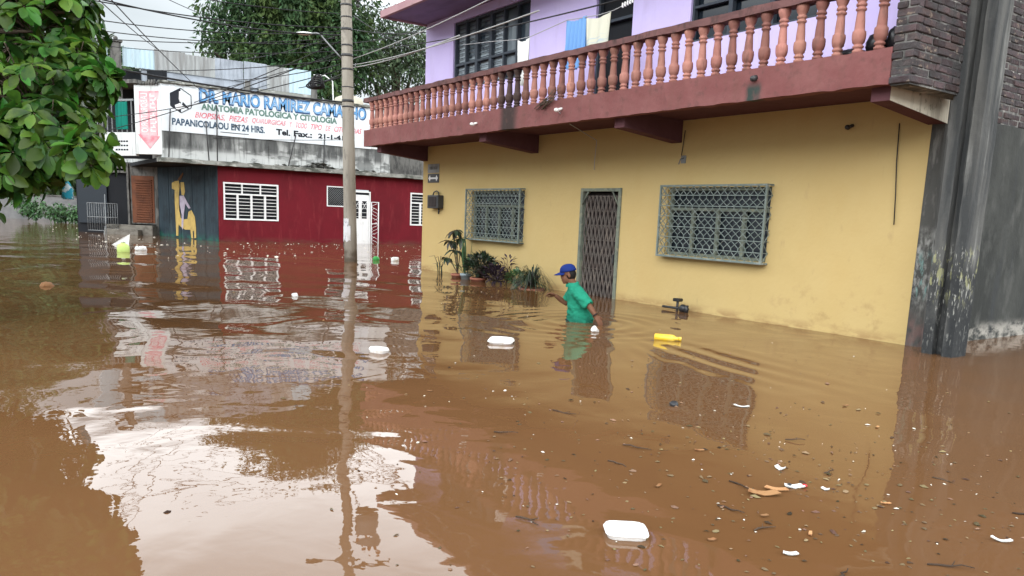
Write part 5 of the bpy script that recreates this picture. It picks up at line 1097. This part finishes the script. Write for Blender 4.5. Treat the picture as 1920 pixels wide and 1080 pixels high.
def sheet(name, x, y, L_, W_, mat, label, cat, rz=0, curl=.2, group=None, n=6):
    c = MB()
    for s_ in (0, 1):
        for i in range(n+1):
            for j in range(n+1):
                u_, v_ = i/n-.5, j/n-.5; k = .5*L_*abs(u_)**1.5*curl*2+random.uniform(0, .10)*W_*curl
                c.v.append(Vector((u_*L_*(1-.25*v_), v_*W_*(1-.5*abs(u_)), .006+k-s_*.004)))
    st = (n+1)**2
    for s_ in (0, 1):
        for i in range(n):
            for j in range(n): b = s_*st+i*(n+1)+j; c.f.append([b, b+1, b+n+2, b+n+1]); c.mi.append(0); c.sm.append(True)
    c.xf(Matrix.Translation((x, y, 0)) @ Matrix.Rotation(rz, 4, 'Z')); return tag(obj(name, c, mat, loc=(x, y, 0), normals=False), label, cat, group)
sheet('torn_wrapper', -2.40, 3.30, .15, .07, 'dead_leaf', 'crumpled orange wrapper in the biggest clump of litter', 'wrapper', .9, .3)
sheet('torn_wrapper', -2.41, 3.42, .11, .05, 'dead_leaf', 'darker orange strip touching the crumpled orange wrapper', 'wrapper', .7, .25)
w1 = sheet('snack_packet', -2.39, 3.54, .10, .055, 'white_plastic', 'white packet with a red tip beside the orange wrapper', 'packet', 1.0, .3); c = MB(); c.ell((-2.36, 3.59, .012), (.016, .018, .008), 8, 5); obj('packet_tip', c, 'wrap_red', w1); c = MB(); c.ell((-2.405, 3.525, .016), (.012, .010, .006), 8, 5); obj('packet_print', c, 'dark_lump', w1)
sheet('paper_scrap', -2.62, 3.74, .055, .05, 'white_plastic', 'cream torn paper cup piece floating above the orange wrapper', 'scrap', .3, .7)
sheet('paper_scrap', -2.28, 3.66, .04, .03, 'white_plastic', 'tiny white paper scrap just right of the orange litter clump', 'scrap', .3, .5)
sheet('paper_scrap', -3.75, 4.79, .11, .03, 'white_plastic', 'long white paper strip floating in the wake below the larger window reflection', 'scrap', .6, .3)
sheet('paper_scrap', -1.86, 2.78, .06, .03, 'white_plastic', 'cream scrap near the bottom edge of the flood beside a pale stick', 'scrap', .9, .3)
sheet('paper_scrap', -1.46, 3.76, .08, .022, 'white_plastic', 'curved white strip floating alone at the lower right', 'scrap', .5, .5)
for i, (x, y) in enumerate(((-2.13, 2.60), (-1.95, 3.05), (-2.75, 2.9), (-1.75, 2.35), (-2.0, 3.75), (-3.1, 3.6), (-2.2, 3.05), (-3.4, 5.6), (-2.9, 5.2), (-9.2, 3.6), (-11.2, 2.6), (-5.2, 2.9))):
    sheet('fallen_leaf', x, y, random.uniform(.035, .06), random.uniform(.015, .025), 'dead_leaf', 'small curled orange-brown leaf floating on the muddy water', 'leaf', random.uniform(0, 3), .2, 'fallen leaves on the flood')
for i, (x, y, L_, a) in enumerate(((-2.4, 2.95, .14, .4), (-2.1, 2.85, .12, 1.3), (-1.5, 3.2, .18, .9), (-1.62, 2.75, .10, 2.0), (-2.62, 3.30, .16, .2), (-3.4, 3.25, .18, .5), (-3.2, 2.95, .13, .2), (-3.0, 4.3, .12, 1), (-2.1, 4.4, .16, .4), (-1.6, 4.2, .12, .8), (-2.76, 2.0, .14, .1), (-4.0, 2.7, .16, .6), (-2.45, 3.9, .10, 1.8), (-4.3, 3.4, .2, .35))):
    c = MB(); p = Vector((0, 0, .006)); pts = [p]
    for j in range(4): p = p+Vector((L_/4, random.uniform(-.02, .02), random.uniform(-.004, .006))); pts.append(p)
    c.tube(pts, [.004, .005, .004, .003, .002], 5); c.tube([pts[2], pts[2]+Vector((L_*.16, random.choice((-1, 1))*L_*.2, .008))], [.003, .0015], 4)
    c.xf(Matrix.Translation((x, y, 0)) @ Matrix.Rotation(a, 4, 'Z')); tag(obj('floating_twig', c, 'twig', loc=(x, y, 0)), 'thin dark forked twig floating among the litter', 'twig', 'twigs on the flood')
# uncountable specks of litter
rnd = random.Random(5)
def specks(name, label, mat, spots, smin, smax):
    c = MB()
    for (x, y) in spots:
        s_ = rnd.uniform(smin, smax)*(1 if rnd.random() < .85 else 2); a = rnd.uniform(0, 6.28); k = rnd.choice((4, 5, 6)); el = rnd.uniform(.25, .8)
        pts = [Vector((x+s_*(math.cos(a)*math.cos(t)-el*math.sin(a)*math.sin(t))*rnd.uniform(.7, 1.2), y+s_*(math.sin(a)*math.cos(t)+el*math.cos(a)*math.sin(t))*rnd.uniform(.7, 1.2), rnd.uniform(.002, .005))) for t in [2*math.pi*j/k for j in range(k)]]
        b = len(c.v); c.v += pts+[sum(pts, Vector())/k+Vector((0, 0, s_*.35))]
        for j in range(k): c.f.append([b+j, b+(j+1) % k, b+k]); c.mi.append(0); c.sm.append(False)
    tag(obj(name, c, mat, normals=False), label, 'litter', None, 'stuff')
sp = []
for _ in range(650): x = rnd.gauss(-2.3, 1.0); sp.append((min(-.2, x), rnd.gauss(3.5, .9)))
for _ in range(200): sp.append((rnd.uniform(-6, -.6), rnd.uniform(1.8, 7.5)))
for _ in range(60): sp.append((rnd.uniform(-15, -5), rnd.uniform(1.2, 8.5)))
sp = [q for q in sp if q[1] < 8.6]
specks('litter_specks', 'dark specks of leaf and twig litter drifting on the flood', 'debris', sp, .004, .016)
sp = []
for _ in range(90): x = rnd.gauss(-2.4, 1.2); sp.append((min(-.3, x), rnd.gauss(3.7, 1.1)))
for _ in range(50): sp.append((rnd.uniform(-12, -3), rnd.uniform(2, 8.3)))
specks('pale_specks', 'pale specks of foam and paper drifting on the flood', 'pale_bits', sp, .004, .011)
sp = [(rnd.uniform(-30.6, -21), rnd.uniform(3.5, 16)) for _ in range(190)]+[(rnd.uniform(-45, -26), rnd.uniform(3, 6.5)) for _ in range(60)]
sp = [q for q in sp if not (q[0] > -17.8 and q[1] > 9.2)]
specks('far_pale_specks', 'white specks of rubbish drifting in front of the red wall', 'pale_bits', sp, .012, .04)
